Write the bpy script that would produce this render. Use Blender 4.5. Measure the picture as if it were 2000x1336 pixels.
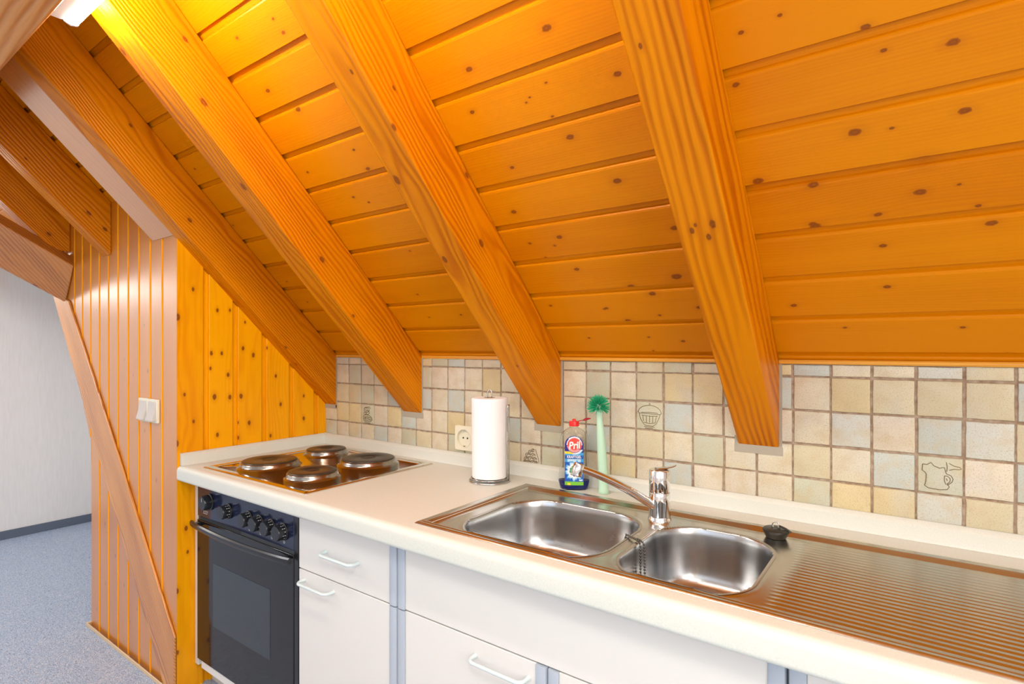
import bpy, bmesh, math, random
from mathutils import Vector, Matrix, Euler
R = random.Random(7)
S = bpy.context.scene
for o in list(bpy.data.objects): bpy.data.objects.remove(o)

# ---------------------------------------------------------------- camera
cam_d = bpy.data.cameras.new('camera'); cam = bpy.data.objects.new('camera', cam_d)
S.collection.objects.link(cam); S.camera = cam
cam.location = (2.3999, -1.7055, 1.393)
cam.rotation_euler = (math.pi/2, 0, 0.6297)
cam_d.sensor_width = 36; cam_d.sensor_fit = 'HORIZONTAL'
cam_d.lens = 36*1084.8/2000
cam_d.shift_y = 0.0060
cam_d.clip_start = .01
# ---------------------------------------------------------------- world and exposure
S.view_settings.view_transform = 'Standard'; S.view_settings.look = 'None'
S.view_settings.gamma = 1; S.view_settings.use_curve_mapping = False
S.view_settings.exposure = -0.42
W = bpy.data.worlds.new('world'); S.world = W; W.use_nodes = True
W.node_tree.nodes['Background'].inputs[0].default_value = (.62, .78, 1, 1)
W.node_tree.nodes['Background'].inputs[1].default_value = 1.0
def area(name, loc, rot, sx, sy, power, col):
    l = bpy.data.lights.new(name, 'AREA'); l.shape = 'RECTANGLE'; l.size = sx; l.size_y = sy
    l.energy = power; l.color = col
    o = bpy.data.objects.new(name, l); S.collection.objects.link(o)
    o.location = loc; o.rotation_euler = rot
    return o
pi = math.pi
# daylight through the window behind the camera, an added side window and added ceiling lights
area('window_daylight', (2.0, -3.40, 1.70), (pi/2, 0, 0), 1.9, 1.2, 15, (.78, .88, 1))
area('added_side_daylight', (3.60, -2.1, 1.70), (0, pi/2, 0), 1.2, 1.6, 58, (1, .96, .88))  # added source, unseen, to light the faces turned to the right
area('added_ceiling_fill', (2.9, -2.3, 2.865), (0, 0, 0), .9, .5, 48, (1, .93, .84))  # added overhead fill behind the camera, no such lamp in view
area('hall_wall_light', (-2.915, -1.355, 1.97), (0, -pi/2, 0), .30, .30, 5, (1, .95, .88))
area('added_hall_fill', (-1.7, -2.6, 2.865), (0, 0, 0), .8, .5, 64, (.97, .98, 1))  # added fill, unseen, to brighten the hall wall and floor

COL = S.collection
LAMP = 60.0
KN={"A":[[-0.002,-0.866,2.261,0.6],[0.15,-0.695,2.084,0.6],[0.103,-0.522,1.904,0.6],[0.187,-0.23,1.6,0.6],[0.158,-0.312,1.686,0.5]],"B":[[0.828,-0.884,2.281,0.7],[1.012,-0.853,2.249,0.8],[1.006,-0.879,2.276,0.6],[0.81,-0.781,2.173,1.0],[0.884,-0.727,2.117,1.2],[0.743,-0.6,1.985,0.6],[1.005,-0.615,2.001,0.6],[1.015,-0.569,1.953,0.9],[0.877,-0.377,1.753,0.8],[0.977,-0.355,1.731,0.5],[0.864,-0.146,1.513,0.5],[1.032,-0.149,1.517,0.6],[0.877,-0.516,1.898,0.7],[0.931,-0.496,1.877,0.6],[0.881,-0.225,1.595,0.6]],"C":[[1.755,-0.694,2.083,1.2],[1.524,-0.68,2.068,1.0],[1.877,-0.601,1.986,1.0],[1.478,-0.613,1.999,0.8],[1.707,-0.621,2.007,0.4],[1.652,-0.607,1.993,0.4],[1.638,-0.601,1.986,0.4],[1.691,-0.567,1.951,0.5],[1.716,-0.526,1.908,1.1],[1.52,-0.498,1.879,0.7],[1.796,-0.431,1.81,1.2],[1.461,-0.408,1.786,1.0],[1.571,-0.337,1.712,1.0],[1.465,-0.332,1.706,0.6],[1.903,-0.324,1.698,1.1],[1.904,-0.324,1.699,1.0],[1.871,-0.218,1.588,1.5],[1.731,-0.203,1.572,1.1],[1.787,-0.181,1.549,1.1],[1.908,-0.14,1.507,0.9],[1.626,-0.149,1.516,0.7],[1.681,-0.112,1.478,1.0],[1.787,-0.124,1.49,0.6],[1.728,-0.063,1.427,0.5],[1.832,-0.051,1.414,0.7],[1.727,-0.023,1.386,0.4],[1.796,-0.431,1.809,1.0],[1.582,-0.256,1.628,0.9],[1.544,-0.319,1.693,0.5],[1.618,-0.147,1.514,0.5],[1.496,-0.293,1.666,0.5],[1.433,-0.164,1.532,0.6],[1.52,-0.063,1.427,0.5]],"D":[[2.2,-0.609,1.995,0.5],[2.132,-0.603,1.989,0.6],[2.328,-0.566,1.95,0.8],[2.353,-0.533,1.916,0.6],[2.449,-0.522,1.904,1.0],[2.106,-0.539,1.922,0.8],[2.302,-0.436,1.814,1.2],[2.362,-0.431,1.81,0.5],[2.469,-0.436,1.814,1.0],[2.115,-0.387,1.764,1.2],[2.221,-0.366,1.742,1.1],[2.411,-0.377,1.753,1.6],[2.405,-0.33,1.704,1.1],[2.334,-0.302,1.675,0.8],[2.216,-0.294,1.667,1.2],[2.519,-0.267,1.639,1.0],[2.34,-0.246,1.617,0.8],[2.497,-0.297,1.67,0.6],[2.466,-0.334,1.708,0.4],[2.519,-0.267,1.639,0.9],[2.211,-0.298,1.672,0.9],[2.345,-0.166,1.534,0.8],[2.146,-0.135,1.502,0.8],[2.148,-0.137,1.504,0.4],[2.485,-0.076,1.44,0.6],[2.565,-0.019,1.381,0.5],[2.254,-0.08,1.445,0.5]],"S":[[0.0,-0.634,1.635,0.9],[0.0,-0.583,1.668,0.7],[0.0,-0.536,1.554,0.9],[0.0,-0.483,1.557,0.7],[0.0,-0.416,1.508,0.7],[0.0,-0.561,1.371,1.0],[0.0,-0.518,1.371,0.9],[0.0,-0.425,1.392,1.0],[0.0,-0.378,1.362,1.1],[0.0,-0.565,1.308,0.8],[0.0,-0.491,1.278,1.0],[0.0,-0.548,1.187,1.3],[0.0,-0.483,1.181,1.1],[0.0,-0.434,1.182,1.2],[0.0,-0.27,1.264,0.9],[0.0,-0.246,1.131,1.0],[0.0,-0.667,1.205,0.8],[0.0,-0.632,1.092,0.8],[0.0,-0.125,1.162,0.8],[0.0,-0.397,1.061,1.1],[0.0,-0.448,1.067,0.7],[0.0,-0.536,1.025,1.0],[0.0,-0.448,1.0,1.0],[0.0,-0.296,0.991,0.9],[0.0,-0.125,1.053,1.0],[0.0,-0.693,1.518,1.5],[0.0,-0.697,1.01,1.4],[0.0,-0.331,1.131,0.7],[0.0,-0.314,1.394,0.7],[0.0,-0.661,0.661,1.1],[0.0,-0.655,0.563,0.8],[0.0,-0.696,0.417,1.2],[0.0,-0.694,0.17,1.0]],"F":[[-0.606,-0.696,1.486,1.0],[-0.488,-0.696,1.628,1.0],[-0.366,-0.696,1.762,1.0],[-0.366,-0.696,1.591,0.8],[-0.366,-0.696,1.363,1.0],[-0.709,-0.696,1.531,0.9],[-0.602,-0.696,1.011,0.9],[-0.484,-0.696,1.155,0.7],[-0.816,-0.696,1.092,1.0],[-0.276,-0.696,1.295,0.9],[-0.876,-0.696,1.581,0.6],[-0.525,-0.696,1.339,0.6],[-0.307,-0.696,1.035,0.8],[-0.313,-0.696,1.493,0.6],[-0.428,-0.696,1.273,0.6],[-0.139,-0.696,1.278,0.6],[-0.762,-0.696,0.546,1.0],[-0.635,-0.696,0.421,1.1],[-0.756,-0.696,0.259,0.8],[-0.532,-0.696,0.308,0.8],[-0.39,-0.696,0.237,0.6],[-0.87,-0.696,0.104,0.7],[-0.468,-0.696,0.158,0.7],[-0.19,-0.696,0.836,0.9],[-0.266,-0.696,0.705,0.6]],"r3":[[1.376,-0.786,1.928,1.0],[1.29,-0.699,1.837,1.5],[1.376,-0.516,1.88,1.0],[1.376,-0.452,1.698,1.4],[1.376,-0.786,2.023,0.7],[1.344,-0.886,2.032,0.7],[1.294,-0.519,1.65,1.3],[1.376,-0.451,1.699,1.3],[1.376,-0.547,1.482,0.8],[1.336,-0.215,1.334,0.6]],"r2":[[0.68,-0.907,2.127,1.4],[0.579,-1.081,2.235,1.2],[0.65,-0.771,1.912,1.4],[0.68,-0.959,2.292,1.0],[0.68,-0.499,1.71,1.3],[0.68,-0.362,1.515,0.8],[0.549,-0.997,2.147,0.7]],"r1":[[0.088,-0.686,1.897,1.1],[0.088,-0.274,1.395,0.9],[0.054,-0.201,1.319,0.7],[0.088,-0.598,2.017,0.6],[0.088,-0.889,2.204,0.8]],"r4":[[2.055,-0.521,1.652,1.1],[2.041,-0.5,1.63,0.9],[2.01,-0.514,1.645,0.8],[2.02,-0.523,1.654,0.6],[2.007,-0.783,1.924,0.6]],"r5":[[-0.685,-0.785,2.016,1.2],[-0.685,-0.721,1.952,1.2],[-0.685,-1.009,2.205,0.6]],"r6":[[-1.256,-0.787,1.988,1.2],[-1.292,-0.961,2.11,1.0]]}
# ---------------------------------------------------------------- helpers
def tag(o, label=None, cat=None, group=None, kind=None):
    if label: o['label'] = label
    if cat: o['category'] = cat
    if group: o['group'] = group
    if kind: o['kind'] = kind
    return o
def empty(name, loc=(0,0,0), rz=0):
    o = bpy.data.objects.new(name, None); COL.objects.link(o)
    o.location = loc; o.rotation_euler = (0,0,rz); o.empty_display_size = .05
    return o
class MB:
    def __init__(s): s.v=[]; s.f=[]; s.m=[]
    def add(s, vs, fs, mi=0):
        n=len(s.v); s.v+= [tuple(v) for v in vs]; s.f+=[tuple(i+n for i in f) for f in fs]; s.m+=[mi]*len(fs); return s
    def box(s, a, b, mi=0):
        x0,y0,z0=a; x1,y1,z1=b
        v=[(x0,y0,z0),(x1,y0,z0),(x1,y1,z0),(x0,y1,z0),(x0,y0,z1),(x1,y0,z1),(x1,y1,z1),(x0,y1,z1)]
        return s.add(v,[(3,2,1,0),(4,5,6,7),(0,1,5,4),(1,2,6,5),(2,3,7,6),(3,0,4,7)],mi)
    def prism(s, pts, axis, a, b, mi=0):
        # pts: list of 2-D points; axis 'x': (y,z), 'y': (x,z), 'z': (x,y)
        def P(p,t): return {'x':(t,p[0],p[1]),'y':(p[0],t,p[1]),'z':(p[0],p[1],t)}[axis]
        n=len(pts); v=[P(p,a) for p in pts]+[P(p,b) for p in pts]
        f=[tuple(range(n))[::-1],tuple(range(n,2*n))]+[(i,(i+1)%n,n+(i+1)%n,n+i) for i in range(n)]
        return s.add(v,f,mi)
    def rings(s, rs, cap0=True, cap1=True, mi=0, closed=True):
        n=len(rs[0]); v=[p for r in rs for p in r]; f=[]
        for k in range(len(rs)-1):
            for i in range(n if closed else n-1):
                j=(i+1)%n; f.append((k*n+i,k*n+j,(k+1)*n+j,(k+1)*n+i))
        if cap0: f.append(tuple(range(n))[::-1])
        if cap1: f.append(tuple(range((len(rs)-1)*n,len(rs)*n)))
        return s.add(v,f,mi)
    def lathe(s, prof, c=(0,0,0), n=40, mi=0, cap=True):
        rs=[[(c[0]+r*math.cos(2*pi*i/n),c[1]+r*math.sin(2*pi*i/n),c[2]+z) for i in range(n)] for r,z in prof]
        return s.rings(rs,cap,cap,mi)
    def tube(s, path, r, n=10, mi=0, cap=True, closed=False):
        P=[Vector(p) for p in path]; N=len(P); rr=r if isinstance(r,(list,tuple)) else [r]*N
        rs=[]; up=None
        for i in range(N):
            a=P[(i-1)%N] if (i>0 or closed) else P[i]; b=P[(i+1)%N] if (i<N-1 or closed) else P[i]
            t=(b-a).normalized()
            if up is None:
                up=t.cross(Vector((0,0,1)));
                if up.length<1e-3: up=t.cross(Vector((1,0,0)))
                up.normalize()
            up=(up-t*up.dot(t)).normalized(); w=t.cross(up)
            rs.append([tuple(P[i]+(up*math.cos(2*pi*k/n)+w*math.sin(2*pi*k/n))*rr[i]) for k in range(n)])
        if closed: rs.append(rs[0]); return s.rings(rs,False,False,mi)
        return s.rings(rs,cap,cap,mi)
    def build(s, name, mats, parent=None, smooth=False, bevel=0, seg=2, fix=True, auto=None):
        me=bpy.data.meshes.new(name); me.from_pydata(s.v,[],s.f); me.update()
        if not isinstance(mats,(list,tuple)): mats=[mats]
        for m in mats: me.materials.append(m)
        for i,p in enumerate(me.polygons): p.material_index=s.m[i]; p.use_smooth=bool(smooth)
        if fix:
            bm=bmesh.new(); bm.from_mesh(me); bmesh.ops.recalc_face_normals(bm,faces=bm.faces[:]); bm.to_mesh(me); bm.free()
        o=bpy.data.objects.new(name,me); COL.objects.link(o)
        if auto is not None:
            me.set_sharp_from_angle(angle=math.radians(auto))
        if parent: o.parent=parent
        if bevel:
            b=o.modifiers.new('bevel','BEVEL'); b.width=bevel; b.segments=seg; b.limit_method='ANGLE'; b.angle_limit=math.radians(35)
            b.harden_normals=False
            for p in me.polygons: p.use_smooth=True
            me.set_sharp_from_angle(angle=math.radians(35))
        return o
# ---------------------------------------------------------------- materials
def srgb(r,g,b):
    f=lambda c:(c/255/12.92) if c/255<=.04045 else ((c/255+.055)/1.055)**2.4
    return (f(r),f(g),f(b),1)
class NT:
    def __init__(s,name):
        s.mat=bpy.data.materials.new(name); s.mat.use_nodes=True; s.t=s.mat.node_tree
        s.b=s.t.nodes['Principled BSDF']
    def n(s,typ,**k):
        n=s.t.nodes.new(typ)
        for a,v in k.items():
            if a.startswith('i_'): n.inputs[a[2:].replace('_',' ')].default_value=v
            else: setattr(n,a,v)
        return n
    def l(s,a,b): s.t.links.new(a,b)
    def math(s,op,a,b=None,c=None,clamp=False):
        n=s.t.nodes.new('ShaderNodeMath'); n.operation=op; n.use_clamp=clamp
        for i,x in enumerate((a,b,c)):
            if x is None: continue
            if isinstance(x,(int,float)): n.inputs[i].default_value=x
            else: s.l(x,n.inputs[i])
        return n.outputs[0]
    def mix(s,f,a,b,bt='MIX'):
        n=s.t.nodes.new('ShaderNodeMix'); n.data_type='RGBA'; n.blend_type=bt
        for i,x in ((0,f),(6,a),(7,b)):
            if isinstance(x,(int,float,tuple)): n.inputs[i].default_value=x
            else: s.l(x,n.inputs[i])
        return n.outputs[2]
    def ramp(s,f,stops):
        n=s.t.nodes.new('ShaderNodeValToRGB'); r=n.color_ramp
        while len(r.elements)<len(stops): r.elements.new(.5)
        for e,(p,c) in zip(r.elements,stops): e.position=p; e.color=c if len(c)==4 else (*c,1)
        s.l(f,n.inputs[0]); return n.outputs[0]
def plain(name,col,rough=.5,metal=0,spec=.5,**k):
    m=NT(name); b=m.b; b.inputs['Base Color'].default_value=col if len(col)==4 else (*col,1)
    b.inputs['Roughness'].default_value=rough; b.inputs['Metallic'].default_value=metal
    b.inputs['Specular IOR Level'].default_value=spec
    for a,v in k.items(): b.inputs[a.replace('_',' ')].default_value=v
    # faint surface variation so no surface is perfectly flat
    tc=m.n('ShaderNodeTexCoord'); nz=m.n('ShaderNodeTexNoise',i_Scale=35.,i_Detail=3.)
    m.l(tc.outputs['Object'],nz.inputs['Vector'])
    bp=m.n('ShaderNodeBump',i_Strength=.03,i_Distance=.002); m.l(nz.outputs[0],bp.inputs['Height']); m.l(bp.outputs[0],b.inputs['Normal'])
    return m.mat
def wood(name, rot, knots=(), light=(.80,.30,.008), dark=(.50,.130,.004), pith=(0,.05,.16), ring=26, pitch=None, poff=0, rough=.30, bump=.35, coarse=0., rnd=1.0, coat=.0, spec=.5, rgw=.42):
    """rot: Euler turning the object frame so that the grain runs along local x"""
    m=NT(name); tc=m.n('ShaderNodeTexCoord'); mp=m.n('ShaderNodeMapping'); mp.inputs['Rotation'].default_value=rot
    m.l(tc.outputs['Object'],mp.inputs['Vector']); P=mp.outputs[0]
    sp=m.n('ShaderNodeSeparateXYZ'); m.l(P,sp.inputs[0])
    X,Y,Z=sp.outputs
    idc=None
    if pitch:
        idx=m.math('FLOOR',m.math('DIVIDE',m.math('ADD',Y,poff),pitch))
        wn=m.n('ShaderNodeTexWhiteNoise',noise_dimensions='1D'); m.l(idx,wn.inputs['W']); idc=wn.outputs['Value']
        sc=m.n('ShaderNodeVectorMath',operation='SCALE'); m.l(wn.outputs['Color'],sc.inputs[0]); sc.inputs['Scale'].default_value=.6
        ad=m.n('ShaderNodeVectorMath',operation='ADD'); m.l(P,ad.inputs[0]); m.l(sc.outputs[0],ad.inputs[1]); P=ad.outputs[0]
        # recentre each board's rings
    of=m.n('ShaderNodeVectorMath',operation='ADD'); m.l(P,of.inputs[0]); of.inputs[1].default_value=pith
    # slow wander of the growth rings along the grain
    s1=m.n('ShaderNodeVectorMath',operation='MULTIPLY'); m.l(P,s1.inputs[0]); s1.inputs[1].default_value=(1.1,5,5)
    n1=m.n('ShaderNodeTexNoise',i_Scale=1.,i_Detail=3.,i_Roughness=.5); m.l(s1.outputs[0],n1.inputs['Vector'])
    c1=m.n('ShaderNodeVectorMath',operation='MULTIPLY_ADD'); m.l(n1.outputs['Color'],c1.inputs[0]); c1.inputs[1].default_value=(0,.10,.10); m.l(of.outputs[0],c1.inputs[2])
    wv=m.n('ShaderNodeTexWave',wave_type='RINGS',rings_direction='X',wave_profile='SIN',i_Scale=float(ring)); m.l(c1.outputs[0],wv.inputs['Vector'])
    wv.inputs['Distortion'].default_value=.6; wv.inputs['Detail'].default_value=1.
    wv.inputs['Detail Scale'].default_value=.4
    # fine fibre
    s2=m.n('ShaderNodeVectorMath',operation='MULTIPLY'); m.l(P,s2.inputs[0]); s2.inputs[1].default_value=(4,190,190)
    n2=m.n('ShaderNodeTexNoise',i_Scale=1.,i_Detail=3.,i_Roughness=.6); m.l(s2.outputs[0],n2.inputs['Vector'])
    s3=m.n('ShaderNodeVectorMath',operation='MULTIPLY'); m.l(P,s3.inputs[0]); s3.inputs[1].default_value=(1.5,9,9)
    n3=m.n('ShaderNodeTexNoise',i_Scale=1.,i_Detail=2.); m.l(s3.outputs[0],n3.inputs['Vector'])
    rg=m.math('MULTIPLY',m.math('POWER',wv.outputs['Fac'],1.6),m.math('MULTIPLY_ADD',n3.outputs[0],2.2,-.25,clamp=True))
    v=m.math('MULTIPLY',rg,rgw+coarse*.35)
    v=m.math('ADD',v,m.math('MULTIPLY',m.math('SUBTRACT',n2.outputs[0],.5),.55))
    v=m.math('ADD',v,m.math('MULTIPLY',m.math('SUBTRACT',n3.outputs[0],.5),.9))
    if idc is not None: v=m.math('ADD',v,m.math('MULTIPLY',m.math('SUBTRACT',idc,.5),.55))
    v=m.math('ADD',v,.12,clamp=True)
    col=m.mix(v,(*light,1),(*dark,1))
    # knots
    if rnd>0:
        s4=m.n('ShaderNodeVectorMath',operation='MULTIPLY'); m.l(P,s4.inputs[0]); s4.inputs[1].default_value=(.6,1,1)
        vo=m.n('ShaderNodeTexVoronoi',feature='F1',i_Scale=5.5,i_Randomness=1.); m.l(s4.outputs[0],vo.inputs['Vector'])
        sc=m.n('ShaderNodeSeparateColor'); m.l(vo.outputs['Color'],sc.inputs[0])
        kr=m.math('MULTIPLY',m.math('POWER',sc.outputs[0],3.),.10*rnd)
        kd=m.math('DIVIDE',vo.outputs['Distance'],m.math('ADD',kr,.004))
    else: kd=None
    if knots:
        # object coordinates are world coordinates for these large pieces
        PP=m.n('ShaderNodeVectorMath',operation='MULTIPLY'); m.l(mp.outputs[0],PP.inputs[0]); PP.inputs[1].default_value=(.62,1,1)
        eu=Euler(rot).to_matrix()
        for (x,y,z,r) in knots:
            k=eu@Vector((x,y,z)); k.x*=.62
            dn=m.n('ShaderNodeVectorMath',operation='DISTANCE'); m.l(PP.outputs[0],dn.inputs[0]); dn.inputs[1].default_value=k
            q=m.math('MULTIPLY',dn.outputs['Value'],1/(.0058*r))
            kd=q if kd is None else m.math('MINIMUM',kd,q)
    if kd is not None:
        nk=m.n('ShaderNodeTexNoise',i_Scale=170.,i_Detail=2.); m.l(mp.outputs[0],nk.inputs['Vector'])
        kd=m.math('ADD',kd,m.math('MULTIPLY',m.math('SUBTRACT',nk.outputs[0],.5),.55))
        halo=m.math('SUBTRACT',1.,m.math('DIVIDE',kd,3.2),clamp=True)
        core=m.math('MULTIPLY',m.math('SUBTRACT',1.15,kd),4.,clamp=True)
        col=m.mix(m.math('MULTIPLY',m.math('POWER',halo,1.3),.42),col,(.36,.085,.006,1))
        rgk=m.math('SINE',m.math('MULTIPLY',kd,9.))
        core2=m.mix(m.math('MULTIPLY_ADD',rgk,.3,.5,clamp=True),(.16,.038,.005,1),(.30,.075,.006,1))
        col=m.mix(m.math('MULTIPLY',core,.88),col,core2)
    m.l(col,m.b.inputs['Base Color'])
    m.b.inputs['Roughness'].default_value=rough; m.b.inputs['Specular IOR Level'].default_value=spec
    m.b.inputs['Coat Weight'].default_value=coat; m.b.inputs['Coat Roughness'].default_value=.32; m.b.inputs['Coat IOR'].default_value=1.5+coat*.4
    h=m.math('ADD',m.math('MULTIPLY',rg,-1.-coarse*2),m.math('MULTIPLY',n2.outputs[0],.35))
    bp=m.n('ShaderNodeBump',i_Strength=bump,i_Distance=.0016); m.l(h,bp.inputs['Height']); m.l(bp.outputs[0],m.b.inputs['Normal'])
    return m.mat
def frame(xd, yd):
    x=Vector(xd).normalized(); y=Vector(yd); y=(y-x*y.dot(x)).normalized(); z=x.cross(y)
    return tuple(Matrix((x,y,z)).to_euler())
M_=1.04; Z0=1.3612; CS=1/math.sqrt(1+M_*M_); SN=M_*CS          # roof slope
YP=-.6964; YF=-.6297; ZC=.92; ZU=.9695; YC=-.6964
T0=-.0012; TS=.0923; TZ=1.3146
UP=(0,-CS,SN)
F_CEIL=frame((1,0,0),UP); F_RAFT=frame(UP,(1,0,0)); F_VERT=frame((0,0,1),(1,0,0)); F_VERTY=frame((0,0,1),(0,1,0)); F_X=frame((1,0,0),(0,1,0))
PITCH=.1306; S0=.0289
def KK(k): return [tuple(q) for q in KN.get(k,())]
ceil_m={}
for k in 'ABCD':
    ceil_m[k]=wood('pine_boards_'+k,F_CEIL,KK(k),light=(.67,.222,.0004),dark=(.52,.135,.0004),ring=44,pitch=PITCH,poff=-(S0+Z0*SN)+PITCH*40,rough=.30,spec=.14,rgw=.20,bump=.06,rnd=0 if k in 'BCD' else 1,pith=(0,.3,.2))
rafter_m={}
for i,(k,off) in enumerate((('r1',(.0,-.06,-1.0)),('r2',(0,-.55,-1.1)),('r3',(0,-1.36,-.95)),('r4',(0,-1.97,-.80)),('r5',(0,.75,-1.0)),('r6',(0,1.3,-1.0)))):
    rafter_m[k]=wood('pine_rafter_'+k,F_RAFT,KK(k),light=(.70,.225,.0006),dark=(.45,.100,.0004),ring=30 if k!='r4' else 15,pith=off,rough=.36,spec=.12,bump=.55,coarse=.5 if k!='r4' else 1.,rnd=0 if k not in('r5','r6') else .6)
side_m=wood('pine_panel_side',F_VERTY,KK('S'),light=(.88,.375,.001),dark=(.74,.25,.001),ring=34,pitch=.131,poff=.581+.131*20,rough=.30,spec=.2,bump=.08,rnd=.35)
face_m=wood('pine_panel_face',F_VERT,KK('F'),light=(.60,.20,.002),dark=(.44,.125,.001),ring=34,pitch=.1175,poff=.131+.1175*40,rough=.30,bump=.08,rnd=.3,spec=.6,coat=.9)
brace_m=wood('pine_brace',frame((.70,0,-.80),(0,1,0)),(),light=(.74,.30,.05),dark=(.40,.12,.02),ring=30,pith=(0,.71,.0),rough=.36,bump=.6,coarse=1.,rnd=.4,spec=.6,coat=.6)
tie_m=wood('pine_tie',F_RAFT,(),light=(.60,.24,.04),dark=(.32,.10,.02),ring=26,pith=(0,1.2,-1),rough=.34,bump=.6,coarse=1.,rnd=.6,spec=.6,coat=.6)
smooth_m=wood('pine_smooth',F_RAFT,(),light=(.62,.22,.01),dark=(.50,.15,.005),ring=22,pith=(0,.2,-1),rough=.26,bump=.05,rnd=.5,spec=.6,coat=.9)
purlin_m=wood('pine_purlin',F_X,(),light=(.75,.34,.09),dark=(.48,.15,.02),ring=12,pith=(0,1.45,-2.25),rough=.4,bump=.5,coarse=1.,rnd=.3)
trim_m=wood('pine_trim',F_X,(),light=(.82,.40,.05),dark=(.62,.22,.02),ring=40,rough=.35,bump=.1,rnd=.2)

# ---------------------------------------------------------------- ceiling boards
def P_s(s,h,x): return (x, -s*CS + h*SN, Z0+s*SN + h*CS)      # h goes into the roof, away from the room
prof=[(0.0,0.0)]
k=0
smax=2.21
while S0+k*PITCH<smax:
    j=S0+k*PITCH
    prof+= [(j-.025,0),(j-.021,.0012),(j-.0185,.0045),(j-.0175,.0105),(j-.0002,.0105),(j,.0015),(j+.0012,0)]
    k+=1
prof=[p for p in prof if p[0]>=0]; prof.append((smax,0))
cb=MB()
xs=[-3.1,-1.3,.03,.62,1.32,2.03,3.7]
for bi,(xa,xb) in enumerate(zip(xs[:-1],xs[1:])):
    pf=prof if bi else [(.60/CS,0)]+[p for p in prof if p[0]>.60/CS]
    n=len(pf); v=[P_s(s,h,xa) for s,h in pf]+[P_s(s,h,xb) for s,h in pf]
    cb.add(v,[(i,i+1,n+i+1,n+i) for i in range(n-1)],[0,0,0,1,2,3][bi])
n=len(cb.v); cb.box((-3.1,-.0,Z0+.02),(3.7,.03,Z0+.05),0)
ceiling=cb.build('ceiling',[ceil_m['A'],ceil_m['B'],ceil_m['C'],ceil_m['D']],fix=False)
tag(ceiling,'sloped ceiling of varnished orange pine boards','ceiling',kind='structure')
# flat part of the ceiling behind the camera
white_m=plain('white_plaster',(.78,.76,.72),.8)
fb=MB(); fb.box((-3.1,-3.5,2.88),(3.7,-1.44,2.92)); tag(fb.build('ceiling',white_m),'flat white ceiling over the room','ceiling',kind='structure')

fb=MB(); zf=Z0+M_*.60; fb.box((-3.1,-.60,zf),(-1.3,.03,zf+.03)); fb.prism([(-.60,zf),(0,zf),(0,Z0+.02),(-.01,Z0+.02)],'x',-1.31,-1.30)
tag(fb.build('ceiling',white_m),'low flat white ceiling at the eaves of the hall','ceiling',kind='structure')
# ---------------------------------------------------------------- rafters
def zb(y): return 1.1102-M_*y
def zt(y): return Z0-M_*y
def rafter(name,xa,xb,mat,label,y_end=0.0,y_top=-1.44,cut=None,group=None,skew=0,db=0):
    b=MB()
    pts=[(y_end,zt(y_end)),(y_top,zt(y_top)),(y_top,zb(y_top)+db),(y_end,zb(y_end)+db)]
    if cut: # horizontal seat cut
        yc=(1.1102+db-cut)/M_
        pts=[(y_end,zt(y_end)),(y_top,zt(y_top)),(y_top,zb(y_top)+db),(yc,cut),(y_end,cut)]
    b.prism(pts,'x',xa,xb)
    o=b.build(name,mat,bevel=.004,seg=2)
    return tag(o,label,'rafter',group or 'wooden rafters of the sloped ceiling')
rafter('rafter',-.012,.0877,rafter_m['r1'],'orange pine rafter running down along the top edge of the panelled partition')
rafter('rafter',.565,.6795,rafter_m['r2'],'pine rafter with large dark knots, brightly lit below the lamp')
rafter('rafter',1.272,1.3759,rafter_m['r3'],'pine rafter ending on the tiles just left of the dish soap bottle')
rafter('rafter',1.978,2.0877,rafter_m['r4'],'pine rafter with coarse grain above the faucet, nearest of the rafters')
rafter('rafter',-.225,-.016,smooth_m,'smooth wide pine rafter doubled against the one over the partition corner',y_end=YP+.0,db=0.012)
rafter('rafter',-.785,-.685,rafter_m['r5'],'pine rafter ending in the middle of the boarded partition face',y_end=YP)
rafter('rafter',-1.36,-1.256,rafter_m['r6'],'pine rafter with a notched lower end above the tie beam',y_end=YP,cut=1.908)
# diagonal tie beam at far left
A=Vector((-1.19,-.70,1.825)); B=Vector((-1.315,-.70,1.637)); D=Vector((-.02,-1,.60)).normalized()
nrm=(A-B).cross(D).normalized()
if nrm.x>0: nrm=-nrm
tb=MB(); L=1.1; th=.10
q=[A,B,B+nrm*th,A+nrm*th]; tb.rings([[tuple(p) for p in q],[tuple(p+D*L) for p in q]])
tag(tb.build('tie_beam',tie_m,bevel=.005),'dark weathered wooden beam at the upper left meeting the partition','beam')
# purlin close to the camera
pb=MB(); pb.prism([(-1.272,2.20),(-1.43,2.20),(-1.43,2.45),(-1.30,2.45),(-1.272,2.43)],'x',-3.0,3.6)
pu=pb.build('purlin',purlin_m,bevel=.012,seg=3); tag(pu,'thick coarse-grained beam crossing the upper left corner in front of the lamp','beam')

# ---------------------------------------------------------------- tiled wall
cols=dict(c=(.66,.60,.45),p=(.65,.59,.475),y=(.63,.53,.30),b=(.48,.53,.49),g=(.52,.53,.40),t=(.59,.53,.36),w=(.57,.585,.525))
grid=['ccccccc'+'ygbccc'+'cc'+'tgctgt'+'c'+'ybccwtc',
 'ccgcccp'+'gppcyc'+'cc'+'cgctyy'+'b'+'bcytttb',
 'cttgcbc'+'bcbccc'+'cc'+'ccpgbc'+'c'+'pcwpbwt',
 'cyygpyb'+'pcyccb'+'pg'+'cbctcg'+'c'+'ctcbgpb',
 'gptcbpg'+'tcgcyt'+'pg'+'ccypbp'+'p'+'cgyywtc']
tm=NT('glazed_tiles'); at=tm.n('ShaderNodeAttribute',attribute_name='tile_col')
tc_=tm.n('ShaderNodeTexCoord')
nA=tm.n('ShaderNodeTexNoise',i_Scale=22.,i_Detail=4.); tm.l(tc_.outputs['Object'],nA.inputs['Vector'])
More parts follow.
